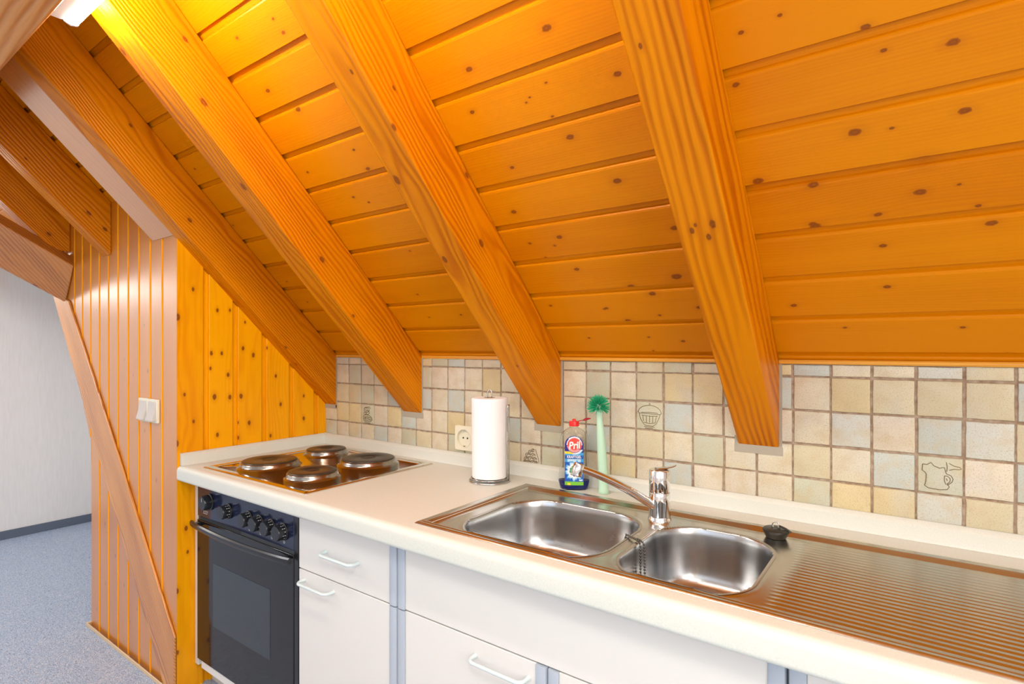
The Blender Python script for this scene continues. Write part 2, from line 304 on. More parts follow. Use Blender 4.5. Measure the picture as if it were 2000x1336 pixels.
nB=tm.n('ShaderNodeTexNoise',i_Scale=300.,i_Detail=4.,i_Roughness=.75); tm.l(tc_.outputs['Object'],nB.inputs['Vector'])
nC=tm.n('ShaderNodeTexNoise',i_Scale=9.,i_Detail=1.); tm.l(tc_.outputs['Object'],nC.inputs['Vector'])
c=tm.mix(tm.math('MULTIPLY',tm.math('SUBTRACT',nA.outputs[0],.45,clamp=True),2.2,clamp=True),at.outputs['Color'],(.54,.43,.25,1))
c=tm.mix(tm.math('MULTIPLY',tm.math('SUBTRACT',nC.outputs[0],.52,clamp=True),2.,clamp=True),c,(.54,.56,.53,1))
c=tm.mix(tm.math('MULTIPLY',tm.math('SUBTRACT',nB.outputs[0],.52,clamp=True),5.5,clamp=True),c,(.40,.33,.19,1))
tm.l(c,tm.b.inputs['Base Color']); tm.b.inputs['Roughness'].default_value=.38
bp=tm.n('ShaderNodeBump',i_Strength=.35,i_Distance=.002); tm.l(tm.math('ADD',nA.outputs[0],tm.math('MULTIPLY',nB.outputs[0],.25)),bp.inputs['Height']); tm.l(bp.outputs[0],tm.b.inputs['Normal'])
gm=NT('grout'); tg=gm.n('ShaderNodeTexCoord'); ng=gm.n('ShaderNodeTexNoise',i_Scale=60.,i_Detail=4.); gm.l(tg.outputs['Object'],ng.inputs['Vector'])
gm.l(gm.ramp(ng.outputs[0],[(.3,(.24,.15,.09)),(.7,(.46,.36,.27))]),gm.b.inputs['Base Color']); gm.b.inputs['Roughness'].default_value=.9
filler_m=plain('grey_filler',(.38,.34,.27),.8)
def smoothstep(a,b,x):
    t=min(1,max(0,(x-a)/(b-a))); return t*t*(3-2*t)
tb=MB(); tcol=[]
g=.0027
ztop=1.349
for i in range(0,31):
    x0=T0+i*TS; x1=x0+TS
    for r in range(5):
        za=TZ-r*TS; zbm=za-TS
        if r==0: z1_,z0_=ztop,TZ
        else: z1_=TZ-(r-1)*TS; z0_=z1_-TS
        if r==4: z0_=.955
        jx=lambda: R.uniform(-.0013,.0013)
        a,b_,c0,c1=x0+g+jx(),x1-g+jx(),z0_+(g if r!=4 else 0)+jx(),z1_-(g if r else .001)+jx()
        nx=6
        ch=grid[r][i] if i<len(grid[r]) else R.choice('cctp')
        base=cols.get(ch,cols['c']); f=1+R.uniform(-.05,.05); base=tuple(q*f for q in base)
        d=.0022; tilt=R.uniform(-.0006,.0006)
        # rounded front: outer ring at y=0, bevel to front
        pts=[]
        m=5
        def edge(ax,az,bx,bz):
            o=[]
            for k_ in range(m):
                t=k_/m; w=R.uniform(-.0006,.0006)
                dx,dz=bx-ax,bz-az; Ln=math.hypot(dx,dz); o.append((ax+dx*t-dz/Ln*w,az+dz*t+dx/Ln*w))
            return o
        out=edge(a,c0,b_,c0)+edge(b_,c0,b_,c1)+edge(b_,c1,a,c1)+edge(a,c1,a,c0)
        cx_,cz_=(a+b_)/2,(c0+c1)/2
        def ring(s_,y_):
            return [(cx_+(px-cx_)*(1-s_/(b_-a)*2),y_+tilt*(px-cx_)/.04,cz_+(pz-cz_)*(1-s_/max(.02,(c1-c0))*2)) for px,pz in out]
        before=len(tb.f)
        tb.rings([ring(0,.004),ring(0,-.0008),ring(.0010,-.0026),ring(.0035,-.0034)],False,True)
        tcol+= [base]*(len(tb.f)-before)
tiles=tb
nT=len(tb.f)
tb.box((-.0,.0005,.80),(3.7,.06,ztop),1)                      # grout bed / wall body
tb.box((0,.0005,0),(3.7,.06,.80),2)
tcol+=[(.5,.4,.3)]*(len(tb.f)-nT)
wall=tb.build('wall_back',[tm.mat,gm.mat,white_m],fix=True)
ca=wall.data.color_attributes.new('tile_col','FLOAT_COLOR','CORNER')
li=0
for p,cc in zip(wall.data.polygons,tcol):
    for l_ in p.loop_indices: ca.data[l_].color=(*cc,1)
wall.data.set_sharp_from_angle(angle=math.radians(30))
for p in wall.data.polygons: p.use_smooth=True
tag(wall,'kitchen wall of small rustic cream and grey glazed tiles','wall',kind='structure')
# relief drawings on four decorated tiles (surface of the wall)
rel_m=plain('tile_relief_line',(.17,.12,.055),.5)
rel_l=plain('tile_relief_light',(.70,.60,.42),.45)
def relief(col,row,lines,r=.0010):
    x0=T0+col*TS; z1=TZ-(row-1)*TS; b=MB()
    for L in lines:
        pts=[(x0+u*TS,-.0034,z1-v*TS) for u,v in L]
        # refine
        b.tube(pts,r,6)
    b.build('tile_relief',rel_m,wall)
def arc(cx,cy,rx,ry,a0,a1,n=14): return [(cx+rx*math.cos(math.radians(a0+(a1-a0)*i/n)),cy-ry*math.sin(math.radians(a0+(a1-a0)*i/n))) for i in range(n+1)]
# tureen / moulded cake tin
relief(18,2,[arc(.5,.40,.42,.26,0,180),[(.06,.37),(.12,.43),(.5,.44),(.88,.44),(.94,.40)],[(.12,.43),(.16,.62),(.28,.80),(.36,.85),(.62,.86),(.74,.78),(.84,.58),(.88,.44)],
 [(.2,.40),(.5,.385),(.8,.40)],[(.25,.5),(.28,.70)],[(.38,.5),(.39,.74)],[(.5,.5),(.5,.75)],[(.62,.5),(.61,.74)],[(.75,.5),(.71,.74)],[(.22,.5),(.5,.52),(.8,.5)],[(.28,.74),(.5,.78),(.72,.74)],[(.3,.885),(.5,.90),(.68,.89)],[(.34,.94),(.5,.95),(.62,.94)],[(.48,.12),(.5,.07),(.53,.12)]])
# jug with spoon
relief(26,3,[[(.14,.24),(.24,.24),(.32,.18),(.38,.26),(.50,.31),(.60,.28),(.62,.36)],[(.14,.24),(.13,.40),(.19,.45),(.22,.50),(.21,.70),(.18,.80),(.26,.86),(.5,.88),(.66,.85),(.70,.78),(.66,.68)],[(.62,.36),(.64,.44)],
 [(.60,.50),(.60,.62),(.63,.72),(.66,.71),(.72,.62),(.72,.56),(.67,.50),(.60,.50)],[(.64,.44),(.74,.48),(.78,.56),(.76,.64),(.66,.74)],[(.64,.14),(.66,.26),(.65,.38)],[(.70,.16),(.80,.22),(.92,.24),(.95,.28),(.90,.30),(.80,.30),(.70,.34)],[(.64,.56),(.66,.62)]],r=.0010)
# heap of fruit
fr=[]
for (u,v,rr) in [(.5,.36,.13),(.36,.5,.13),(.62,.5,.14),(.28,.68,.12),(.5,.66,.14),(.72,.66,.12),(.22,.8,.08),(.40,.8,.1),(.6,.8,.12),(.78,.8,.08),(.62,.26,.09)]:
    fr.append(arc(u,v,rr*.8,rr*.7,0,330,9)); fr.append(arc(u+.02,v,rr*.4,rr*.3,40,250,6))
fr.append([(.74,.2),(.8,.4),(.88,.6),(.90,.78)])
relief(13,4,[[(a,b*.9) for a,b in L] for L in fr],r=.0014)
# stacked bowls with fruit
fr=[arc(.45,.28,.2,.14,0,360,14),arc(.60,.22,.13,.10,0,300,10),arc(.40,.24,.08,.07,0,300,8),arc(.52,.42,.15,.09,0,360,10),arc(.32,.46,.1,.06,0,360,8),[(.2,.6),(.35,.54),(.6,.54),(.8,.62),(.9,.75),(.75,.86),(.3,.86),(.18,.76),(.2,.6)],[(.25,.66),(.5,.62),(.82,.68)],[(.24,.74),(.4,.70),(.7,.74),(.86,.74)],[(.28,.80),(.6,.79),(.82,.8)],[(.30,.92),(.72,.94)],arc(.35,.70,.06,.05,0,300,7),arc(.62,.68,.08,.05,0,300,7)]
relief(3,3,fr,r=.0014)
# filler frames where the rafters meet the tiles
fm=MB()
for xa,xb,zb_ in ((.565,.6795,1.1105),(1.272,1.3759,1.1105),(1.978,2.0877,1.1105)):
    fm.box((xa-.010,-.0045,zb_-.020),(xb+.010,.0,zb_+.004)); fm.box((xb-.003,-.0041,zb_+.004),(xb+.008,0,ztop)); fm.box((xa-.010,-.0041,zb_+.004),(xa+.002,0,zb_+.028))
fm.box((-.0,-.0045,1.094),(.094,0,1.113)); fm.box((.085,-.0045,1.10),(.093,0,ztop))
fm.build('filler_joint',filler_m,wall)
# bead under the ceiling boards
for n_,(xa,xb) in enumerate(((1.3759,1.978),(2.0877,3.7))):
    b=MB(); b.prism([(0.0,1.349),(-.010,1.349),(-.014,1.353),(-.014,1.357),(-.010,1.3615),(0,1.3612)],'x',xa,xb)
    tag(b.build('trim_%d'%(n_+1),trim_m,bevel=.0015),'thin pine bead between tiles and ceiling boards','trim',kind='structure')
for n_,(xa,xb) in enumerate(((.0877,.565),(.6795,1.272))):
    b=MB(); b.box((xa,-.004,1.349),(xb,.0,1.3612)); tag(b.build('trim_%d'%(n_+3),trim_m),'thin pine strip above the tiles','trim',kind='structure')

# ---------------------------------------------------------------- boarded partition
pm=MB()
def face_profile(a,b,grooves,w=.011,d=.007):
    # returns list of (t, depth) from a to b
    o=[(a,0)]
    for g_ in sorted(grooves):
        o+= [(g_-w/2-.003,0),(g_-w/2,.002),(g_-w/2+.001,d),(g_+w/2-.001,d),(g_+w/2,.0015),(g_+w/2+.002,0)]
    o.append((b,0)); return o
# side face, x = 0, from the front corner back to the tiles
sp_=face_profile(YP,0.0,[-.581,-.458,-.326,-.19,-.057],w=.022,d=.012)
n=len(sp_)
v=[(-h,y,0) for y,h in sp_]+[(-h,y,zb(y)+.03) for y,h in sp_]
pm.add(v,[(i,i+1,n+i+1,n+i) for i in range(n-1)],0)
# front face, y = YP, with a slanting left edge under the brace
gr=[-.131-.1175*k for k in range(12)]
fp=face_profile(-1.42,0.0,[g_ for g_ in gr if g_>-1.40],w=.015,d=.010)
n=len(fp)
def zlow(x): 
    if x>-.953: return 0.0
    if x<-1.28: return 1.443+(-1.28-x)*3.2
    return .93+(-.953-x)*1.57
fp2=[]
for x,h in fp: fp2.append((x,h))
fp2.append((-.953,0)); fp2.append((-.9531,0)); fp2=sorted(fp2); n=len(fp2)
def ztopf(x): return 1.853+.05
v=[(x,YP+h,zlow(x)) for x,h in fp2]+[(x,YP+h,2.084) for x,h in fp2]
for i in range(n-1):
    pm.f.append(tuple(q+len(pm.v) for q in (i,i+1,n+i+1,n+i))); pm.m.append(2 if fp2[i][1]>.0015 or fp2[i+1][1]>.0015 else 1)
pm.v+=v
# left end and inside body
pm.box((-.953,YP+.009,0),(-.94,0,1.5),1)
groove_lit_m=wood('pine_groove_lit',F_VERT,(),light=(.95,.40,.010),dark=(.80,.28,.004),ring=34,rough=.5,spec=.1,bump=.05,rnd=.3)  # same varnish as the boards; light on the groove sides painted into the colour
wall_p=pm.build('wall_partition',[side_m,face_m,groove_lit_m],fix=False)
wall_p.name='wall_left_partition'
tag(wall_p,'partition clad in vertical varnished pine boards','wall',kind='structure')
b=MB(); b.prism([(-1.52,1.705),(-1.25,1.645),(-.594,.920),(.001,.235),(.001,-.0),(-.085,.0),(-.881,.939)],'y',YP-.011,YP-.0005)
tag(b.build('diagonal_brace',brace_m,bevel=.004),'flat diagonal brace board across the boarded partition','brace')
b=MB(); b.box((-.966,YP-.016,0),(.002,YP-.0112,.018)); b.box((-.966,YP-.014,0),(-.954,-.01,.018))
tag(b.build('baseboard_left',plain('pale_strip',(.70,.50,.30),.5),bevel=.003),'thin pale wooden strip at the foot of the partition','baseboard',kind='structure')

# ---------------------------------------------------------------- room shell
fl=NT('speckled_vinyl'); t=fl.n('ShaderNodeTexCoord')
n1=fl.n('ShaderNodeTexNoise',i_Scale=230.,i_Detail=2.,i_Roughness=.8); fl.l(t.outputs['Object'],n1.inputs['Vector'])
n2=fl.n('ShaderNodeTexVoronoi',i_Scale=330.); fl.l(t.outputs['Object'],n2.inputs['Vector'])
sc=fl.n('ShaderNodeSeparateColor'); fl.l(n2.outputs['Color'],sc.inputs[0])
c=fl.ramp(n1.outputs[0],[(.32,(.18,.26,.40)),(.5,(.34,.45,.62)),(.68,(.56,.66,.80))])
c=fl.mix(fl.math('GREATER_THAN',sc.outputs[0],.86),c,(.66,.66,.70,1)); c=fl.mix(fl.math('LESS_THAN',sc.outputs[0],.10),c,(.16,.19,.28,1))
fl.l(c,fl.b.inputs['Base Color']); fl.b.inputs['Roughness'].default_value=.45
b=MB(); b.box((-3.2,-3.6,-.05),(3.8,.6,0)); tag(b.build('floor',fl.mat),'blue grey speckled vinyl floor','floor',kind='structure')
wl=NT('textured_white_wall'); t=wl.n('ShaderNodeTexCoord'); mpp=wl.n('ShaderNodeMapping'); mpp.inputs['Scale'].default_value=(60,60,6); wl.l(t.outputs['Object'],mpp.inputs['Vector'])
n1=wl.n('ShaderNodeTexNoise',i_Scale=1.5,i_Detail=4.); wl.l(mpp.outputs[0],n1.inputs['Vector'])
wl.l(wl.ramp(n1.outputs[0],[(.3,(.81,.80,.78)),(.7,(.86,.85,.835))]),wl.b.inputs['Base Color']); wl.b.inputs['Roughness'].default_value=.75
bp=wl.n('ShaderNodeBump',i_Strength=.12,i_Distance=.003); wl.l(n1.outputs[0],bp.inputs['Height']); wl.l(bp.outputs[0],wl.b.inputs['Normal'])
YW=-2.974
b=MB(); b.box((YW-.1,-3.6,0),(YW,.6,2.92)); tag(b.build('wall_left',wl.mat),'white textured wall beyond the partition','wall',kind='structure')
b=MB(); b.box((YW-.1,.02,0),(-.953,.1,2.92)); tag(b.build('wall_hall_back',wl.mat),'white wall behind the partition','wall',kind='structure')
b=MB(); b.box((YW,-3.5,0),(YW+.012,.02,.062)); tag(b.build('baseboard_hall',plain('blue_grey_vinyl',(.115,.145,.20),.5),bevel=.002),'dark blue grey vinyl skirting along the white wall','baseboard',kind='structure')
b=MB(); b.box((3.7,-3.6,0),(3.8,-2.95,2.92)); b.box((3.7,-1.25,0),(3.8,.1,2.92)); b.box((3.7,-2.95,0),(3.8,-1.25,1.05)); b.box((3.7,-2.95,2.35),(3.8,-1.25,2.92)); tag(b.build('wall_right',wl.mat),'white wall at the right end of the kitchen','wall',kind='structure')
b=MB(); b.box((-3.1,-3.6,0),(1.0,-3.5,2.92)); b.box((3.0,-3.6,0),(3.8,-3.5,2.92)); b.box((1.0,-3.6,0),(3.0,-3.5,1.1)); b.box((1.0,-3.6,2.4),(3.0,-3.5,2.92))
tag(b.build('wall_front',wl.mat),'white wall behind the camera with a window','wall',kind='structure')
wf=MB()
for a_,c_ in (((1.0,-3.56,1.1),(3.0,-3.5,1.16)),((1.0,-3.56,2.34),(3.0,-3.5,2.4)),((1.0,-3.56,1.16),(1.06,-3.5,2.34)),((2.94,-3.56,1.16),(3.0,-3.5,2.34)),((1.97,-3.56,1.16),(2.03,-3.5,2.34))): wf.box(a_,c_)
tag(wf.build('window_1',plain('window_white',(.85,.85,.85),.4)),'white framed window behind the camera','window',kind='structure')

wf=MB()
for a_,c_ in (((3.7,-2.95,1.05),(3.76,-1.25,1.11)),((3.7,-2.95,2.29),(3.76,-1.25,2.35)),((3.7,-2.95,1.11),(3.76,-2.89,2.29)),((3.7,-1.31,1.11),(3.76,-1.25,2.29))): wf.box(a_,c_)
tag(wf.build('added_window',plain('window_white_b',(.85,.85,.85),.4)),'added white framed window in the right wall, unseen, for light from the right','window',kind='structure')  # unseen window added as the opening for the side light
# ---------------------------------------------------------------- kitchen materials
wt=NT('cream_laminate'); t=wt.n('ShaderNodeTexCoord'); n1=wt.n('ShaderNodeTexNoise',i_Scale=420.,i_Detail=2.); wt.l(t.outputs['Object'],n1.inputs['Vector'])
wt.l(wt.ramp(n1.outputs[0],[(.35,(.63,.645,.585)),(.65,(.68,.70,.64))]),wt.b.inputs['Base Color']); wt.b.inputs['Roughness'].default_value=.42
bp=wt.n('ShaderNodeBump',i_Strength=.06,i_Distance=.001); wt.l(n1.outputs[0],bp.inputs['Height']); wt.l(bp.outputs[0],wt.b.inputs['Normal'])
cab_m=plain('white_cabinet',(.74,.715,.675),.40)
strip_m=plain('grey_edge_profile',(.44,.49,.56),.35)
handle_m=plain('pale_handle',(.62,.70,.70),.25)
black_m=plain('enamel_blue_reflection',(.012,.018,.05),.14,spec=.6)  # blue window reflection on the black panel painted into its base colour
blackp_m=plain('black_plastic',(.012,.012,.015),.22)
glass_m=plain('oven_glass',(.010,.010,.012),.09,spec=.45)
glass2_m=plain('oven_window_glass',(.030,.040,.048),.09,spec=.45)
white_ink=plain('white_print',(.75,.72,.66),.5)
dark_m=plain('dark_gap',(.02,.02,.02),.8)
chrome_m=plain('chrome',(.80,.80,.80),.07,metal=1)
wire_m=plain('chrome_wire',(.62,.62,.62),.14,metal=1)
ivory_m=plain('ivory_plastic',(.80,.76,.60),.35)
def steel(name,col,rough,stretch,bs=.08,an=0):
    m=NT(name); t=m.n('ShaderNodeTexCoord'); mp=m.n('ShaderNodeMapping'); mp.inputs['Scale'].default_value=stretch; m.l(t.outputs['Object'],mp.inputs['Vector'])
    n=m.n('ShaderNodeTexNoise',i_Scale=1.,i_Detail=4.,i_Roughness=.65); m.l(mp.outputs[0],n.inputs['Vector'])
    n2=m.n('ShaderNodeTexNoise',i_Scale=9.,i_Detail=3.); m.l(t.outputs['Object'],n2.inputs['Vector'])
    m.b.inputs['Base Color'].default_value=(*col,1); m.b.inputs['Metallic'].default_value=1
    r=m.math('ADD',m.math('MULTIPLY',n.outputs[0],.10),m.math('ADD',m.math('MULTIPLY',n2.outputs[0],.12),rough-.11)); m.l(r,m.b.inputs['Roughness'])
    bp=m.n('ShaderNodeBump',i_Strength=bs,i_Distance=.0006); m.l(n.outputs[0],bp.inputs['Height']); m.l(bp.outputs[0],m.b.inputs['Normal'])
    m.b.inputs['Anisotropic'].default_value=an
    return m.mat
steel_m=steel('brushed_steel',(.58,.57,.53),.23,(6,260,260),.04)
bowl_m=steel('satin_steel_bowl',(.50,.50,.50),.25,(3,3,20),.0)
hobsteel_m=steel('polished_hob_steel',(.66,.60,.52),.10,(6,90,90),.03)

# ---------------------------------------------------------------- worktop
HX0,HX1,HY0,HY1=1.335,2.64,-.622,-.145         # cut-out for the sink
wk=MB(); r=.020; zb_=.8593
prof=[]
for k in range(9):
    a=pi/2+k*pi/16; prof.append((YC+r+r*math.cos(a),ZC-r+r*math.sin(a)))
rb=.012
for k in range(7):
    a=pi+k*pi/12; prof.append((YC+rb+rb*math.cos(a),zb_+rb+rb*math.sin(a)))
prof=[(HY0,ZC)]+prof+[(HY0,zb_)]
wk.prism(prof,'x',.0008,3.69)
wk.box((.0008,HY0,zb_),(HX0,-.001,ZC)); wk.box((HX1,HY0,zb_),(3.69,-.001,ZC)); wk.box((HX0,HY1,zb_),(HX1,-.001,ZC))
wtop=wk.build('worktop',wt.mat,smooth=True,auto=30); tag(wtop,'long cream laminate worktop with a rounded front edge','worktop')
def upprof(t,flip=1): return [(-.0005,ZC-.0),( -.0005,ZU),(-t*.45,ZU),(-t*.75,ZU-.004),(-t,ZU-.012),(-t-.001,ZC+.006),(-t-.004,ZC+.0003)]
b=MB(); b.prism([( y if y<-.001 else -.0046,z) for y,z in upprof(.021)],'x',.0008,3.69)
b.build('upstand',wt.mat,wtop,smooth=True,auto=30)
b=MB(); b.prism([(-y+.0004,z) for y,z in upprof(.021)],'y',YP+.012,-.02)
b.build('upstand',wt.mat,wtop,smooth=True,auto=30)

# ---------------------------------------------------------------- base cabinets
BX0,BX1,BX2,BX3=.0311,.7384,1.2175,2.2157; BM=(BX2+BX3)/2; ZD=.6626
TK=.10
def carcass(root,x0,x1,y0=YF+.019,open_top=True):
    b=MB(); z0=TK; z1=zb_-.0005
    b.box((x0+.001,y0,z0),(x0+.017,-.03,z1)); b.box((x1-.017,y0,z0),(x1-.001,-.03,z1)); b.box((x0+.017,y0,z0),(x1-.017,-.03,z0+.016)); b.box((x0+.017,-.046,z0+.016),(x1-.017,-.03,z1))
    b.build('carcass',cab_m,root)
    b=MB(); b.box((x0,YF+.07,0),(x1,YF+.086,TK)); b.build('plinth',cab_m,root)
def strip(parent,x,z0,z1,side,w=.029):
    # rounded grey edge profile; side=+1 at the right edge of a front, -1 at the left
    b=MB(); xo=x; xi=x-side*w; f=YF
    pts=[(xi,f+.001),(xi,f-.0035),(xi+side*.004,f-.0055),(xo-side*.008,f-.0055),(xo-side*.002,f-.003),(xo,f+.003),(xo,f+.017),(xi,f+.017)]
    b.prism(pts,'z',z0,z1); return b.build('edge_profile',strip_m,parent,smooth=True,auto=30)
def front(root,name,x0,x1,z0,z1,left,right,w=.029):
    b=MB(); xa=x0+(w if left else 0); xb=x1-(w if right else 0)
    b.box((xa,YF,z0),(xb,YF+.018,z1)); o=b.build(name,cab_m,root,bevel=.0015)
    if left: strip(o,x0,z0,z1,-1,w)
    if right: strip(o,x1,z0,z1,1,w)
    return o
def handle(parent,x0,x1,z,out=.032,r=.0048):
    b=MB(); p=[]
    rr=.020; y0=YF-.0005; y1=YF-out
    p=[(x0,y0,z),(x0,y0-.006,z)]
    for k in range(7):
        a=k/6*pi/2; p.append((x0+rr-rr*math.cos(a),y1+rr-rr*math.sin(a)- (0),z)) 
    for k in range(7):
        a=pi/2-k/6*pi/2; p.append((x1-rr+rr*math.cos(a),y1+rr-rr*math.sin(a),z))
    p+= [(x1,y0-.006,z),(x1,y0,z)]
    b.tube(p,r,12); b.lathe([(.0075,0),(.0075,.0015)],(0,0,0),12)
    o=b.build('handle',handle_m,parent,smooth=True,auto=50); return o
def handle2(parent,x0,x1,z,out=.033,r=.0048):
    b=MB(); y0=YF-.0003; y1=YF-out; rr=.018; p=[(x0,y0,z)]
    for k in range(8):
        a=k/7*pi/2; p.append((x0+rr*(1-math.cos(a)),y1+rr*(1-math.sin(a)),z))
    for k in range(8):
        a=pi/2-k/7*pi/2; p.append((x1-rr*(1-math.cos(a)),y1+rr*(1-math.sin(a)),z))
    p.append((x1,y0,z)); 
    rad=[r*1.35]+[r]*16+[r*1.35]
    b.tube(p,rad,12); return b.build('handle',handle_m,parent,smooth=True,auto=60)
g=.0018
c1=empty('drawer_cabinet',((BX1+BX2)/2,-.33,0)); 
tag(c1,'narrow white cabinet beside the oven with a drawer above a door','cabinet','white base cabinets')
def reparent_fix(root):
    pass
def wpar(o,root):
    # keep world placement when the parent empty is not at the origin
    o.parent=root; o.matrix_parent_inverse=Matrix.Translation(root.location).inverted() if not root.rotation_euler.z else (Matrix.Translation(root.location)@Matrix.Rotation(root.rotation_euler.z,4,'Z')).inverted()
def adopt(root):
    for o in bpy.data.objects:
        if o.parent==root: wpar(o,root)
carcass(c1,BX1,BX2)
d=front(c1,'drawer',BX1+g,BX2-g,ZD+g,zb_-.004,False,True); handle2(d,.888,1.047,.748)
d=front(c1,'door',BX1+g,BX2-g,TK+.003,ZD-g,False,True); handle2(d,.772,.926,.630)
adopt(c1)
c2=empty('sink_cabinet',(BM,-.33,0)); tag(c2,'wide white cabinet under the sink with a blank panel over two doors','cabinet','white base cabinets')
carcass(c2,BX2,BX3)
front(c2,'panel',BX2+g,BX3-g,ZD+g,zb_-.004,True,True)
d=front(c2,'door',BX2+g,BM-g,TK+.003,ZD-g,True,True); handle2(d,1.503,1.665,.620)
d=front(c2,'door',BM+g,BX3-g,TK+.003,ZD-g,True,True); handle2(d,1.77,1.93,.620)
adopt(c2)
c3=empty('end_cabinet',(2.7,-.33,0)); tag(c3,'white cabinet at the right end under the draining board','cabinet','white base cabinets')
carcass(c3,BX3,3.2)
d=front(c3,'door',BX3+g,3.2-g,TK+.003,zb_-.004,True,True)
adopt(c3)
b=MB(); b.box((.003,YF+.002,TK),(BX0-.0006,YF+.02,zb_-.0005)); b.box((.003,YF+.07,0),(BX0,YF+.086,TK+.0005))
tag(b.build('filler_panel',cab_m,bevel=.001),'narrow white vertical panel between oven and pine partition','panel')

# ---------------------------------------------------------------- oven
ov=empty('built_in_oven',((BX0+BX1)/2,-.33,0)); tag(ov,'black built-in oven with dark glass door and a row of knobs','oven')
b=MB(); b.box((BX0+.002,YF+.004,.13),(BX1-.002,-.05,zb_-.001)); b.build('housing',blackp_m,ov)
OX0,OX1=BX0+.002,BX1-.026
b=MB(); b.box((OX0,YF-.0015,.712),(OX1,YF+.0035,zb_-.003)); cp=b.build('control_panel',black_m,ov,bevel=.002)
b=MB(); b.box((OX1+.001,YF-.001,.13),(BX1-.0018,YF+.0035,zb_-.003)); b.build('side_trim',blackp_m,ov,bevel=.001)
b=MB(); b.box((OX0,YF-.0035,.132),(OX1,YF+.0035,.698)); dr=b.build('oven_door',glass_m,ov,bevel=.002)
b=MB(); b.box((.165,YF-.0042,.300),(.572,YF-.0036,.548)); b.build('window',glass2_m,dr)
# grille slot between panel and door
b=MB()
b.box((OX0+.002,YF+.001,.6985),(OX1-.002,YF+.0035,.7115))
for k in range(46):
    x=OX0+.02+k*.0068
    b.box((x,YF-.001,.700),(x+.003,YF+.001,.7105))
b.build('vent',plain('vent_metal',(.05,.055,.06),.35),ov)
# bar handle
b=MB(); hz=.685; rs=[]
for i in range(25):
    f=i/24; x=.020+f*.697; yy0=-.650-.024*math.sin(pi*f)**.7
    rs.append([(x,yy0+yy,hz+zz) for yy,zz in ((.007,-.009),(-.003,-.012),(-.007,-.004),(-.006,.006),(-.001,.011),(.006,.009))])
b.rings(rs); oh=b.build('door_handle',blackp_m,dr,smooth=True,auto=35)
for x in (.060,.675):
    b=MB(); b.box((x-.012,-.650,hz-.007),(x+.012,YF-.0034,hz+.007)); b.build('handle_mount',blackp_m,oh,bevel=.002)
KN_X=[(.140,.029,.785,0),(.286,.026,.774,1),(.432,.026,.771,1),(.506,.026,.770,1),(.581,.026,.769,1),(.655,.027,.768,1)]
for (x,rk,z,marks) in KN_X:
    b=MB(); n=32
    yb=YF-.0017
    prof=[(rk*1.12,0),(rk*1.12,.006),(rk*1.0,.008),(rk*.97,.030),(rk*.90,.034),(0.001,.034)]
    rs=[[(x+r_*math.cos(2*pi*i/n),yb-h,z+r_*math.sin(2*pi*i/n)) for i in range(n)] for r_,h in prof]
    b.rings(rs,True,True)
    kb=b.build('knob',blackp_m,cp,smooth=True,auto=35)
    b=MB()
    if marks:
        for i in range(14):
            a=2*pi*i/14+.2; r_=rk*.995
            for q in range(2 if i%3 else 1):
                yy=yb-.012-q*.007
                c_=Vector((x+r_*math.cos(a),yy,z+r_*math.sin(a))); tt=Vector((-math.sin(a),0,math.cos(a))); w=.0009
                b.add([c_-tt*w+Vector((0,.0022,0)),c_+tt*w+Vector((0,.0022,0)),c_+tt*w-Vector((0,.0022,0)),c_-tt*w-Vector((0,.0022,0))],[(0,1,2,3)])
    else:
        b.box((x-.0008,yb-.0345,z+.006),(x+.0008,yb-.0341,z+.020))
    b.build('dial_marks',white_ink,kb,fix=False)
# small printed marks below the knobs
yb=YF-.0018
def inks(name,rects):
    b=MB()
    for x0,z0,w,h in rects: b.box((x0,yb-.0004,z0),(x0+w,yb,z0+h))
    return b.build(name,white_ink,cp)
for q in range(4): inks('printed_letter',[(.085+q*.010,.734,.0016,.008),(.085+q*.010,.7405,.005,.0016)])
inks('printed_line',[(.081,.730,.034,.0012)])
for j,(x,_,z,m_) in enumerate(KN_X[2:]):
    zz=.727
    inks('printed_symbol',[(x-.004,zz,.0014,.009),(x+.003,zz,.0014,.009),(x-.004,zz,.0084,.0014),(x-.004,zz+.0078,.0084,.0014)])
b=MB(); b.lathe([(.003,0),(.003,.001)],(0,0,0),12); 
o=b.build('pilot_light',plain('red_lens',(.25,.02,.01),.2),cp); o.rotation_euler=(pi/2,0,0); o.location=(.205,YF-.0017,.775)
for ch in list(cp.children):
    pass
b=MB(); b.box((BX0+.030,YF,.10),(BX1-.004,YF+.018,.128)); b.build('drawer_front',cab_m,ov,bevel=.001)
b=MB(); b.box((BX0,YF+.07,0),(BX1,YF+.086,TK)); b.build('plinth',cab_m,ov)
adopt(ov)

# ---------------------------------------------------------------- hob
hb=empty('electric_hob',(.455,-.355,ZC)); tag(hb,'stainless steel hob with four solid hotplates set in the worktop','hob')
HA,HB_,HC,HD=.118,.808,-.652,-.062
b=MB()
def rrect(x0,x1,y0,y1,r,z,n=6):
    o=[]
    for cx,cy,a0 in ((x1-r,y0+r,-90),(x1-r,y1-r,0),(x0+r,y1-r,90),(x0+r,y0+r,180)):
        for k in range(n+1):
            a=math.radians(a0+90*k/n); o.append((cx+r*math.cos(a),cy+r*math.sin(a),z))
    return o
b.rings([rrect(HA,HB_,HC,HD,.008,ZC),rrect(HA,HB_,HC,HD,.008,ZC+.003),rrect(HA+.004,HB_-.004,HC+.004,HD-.004,.008,ZC+.0055),rrect(HA+.028,HB_-.028,HC+.028,HD-.028,.012,ZC+.0055),rrect(HA+.034,HB_-.034,HC+.034,HD-.034,.012,ZC+.0025)],True,True)
b.build('hob_plate',hobsteel_m,hb,smooth=True,auto=25)
b=MB()
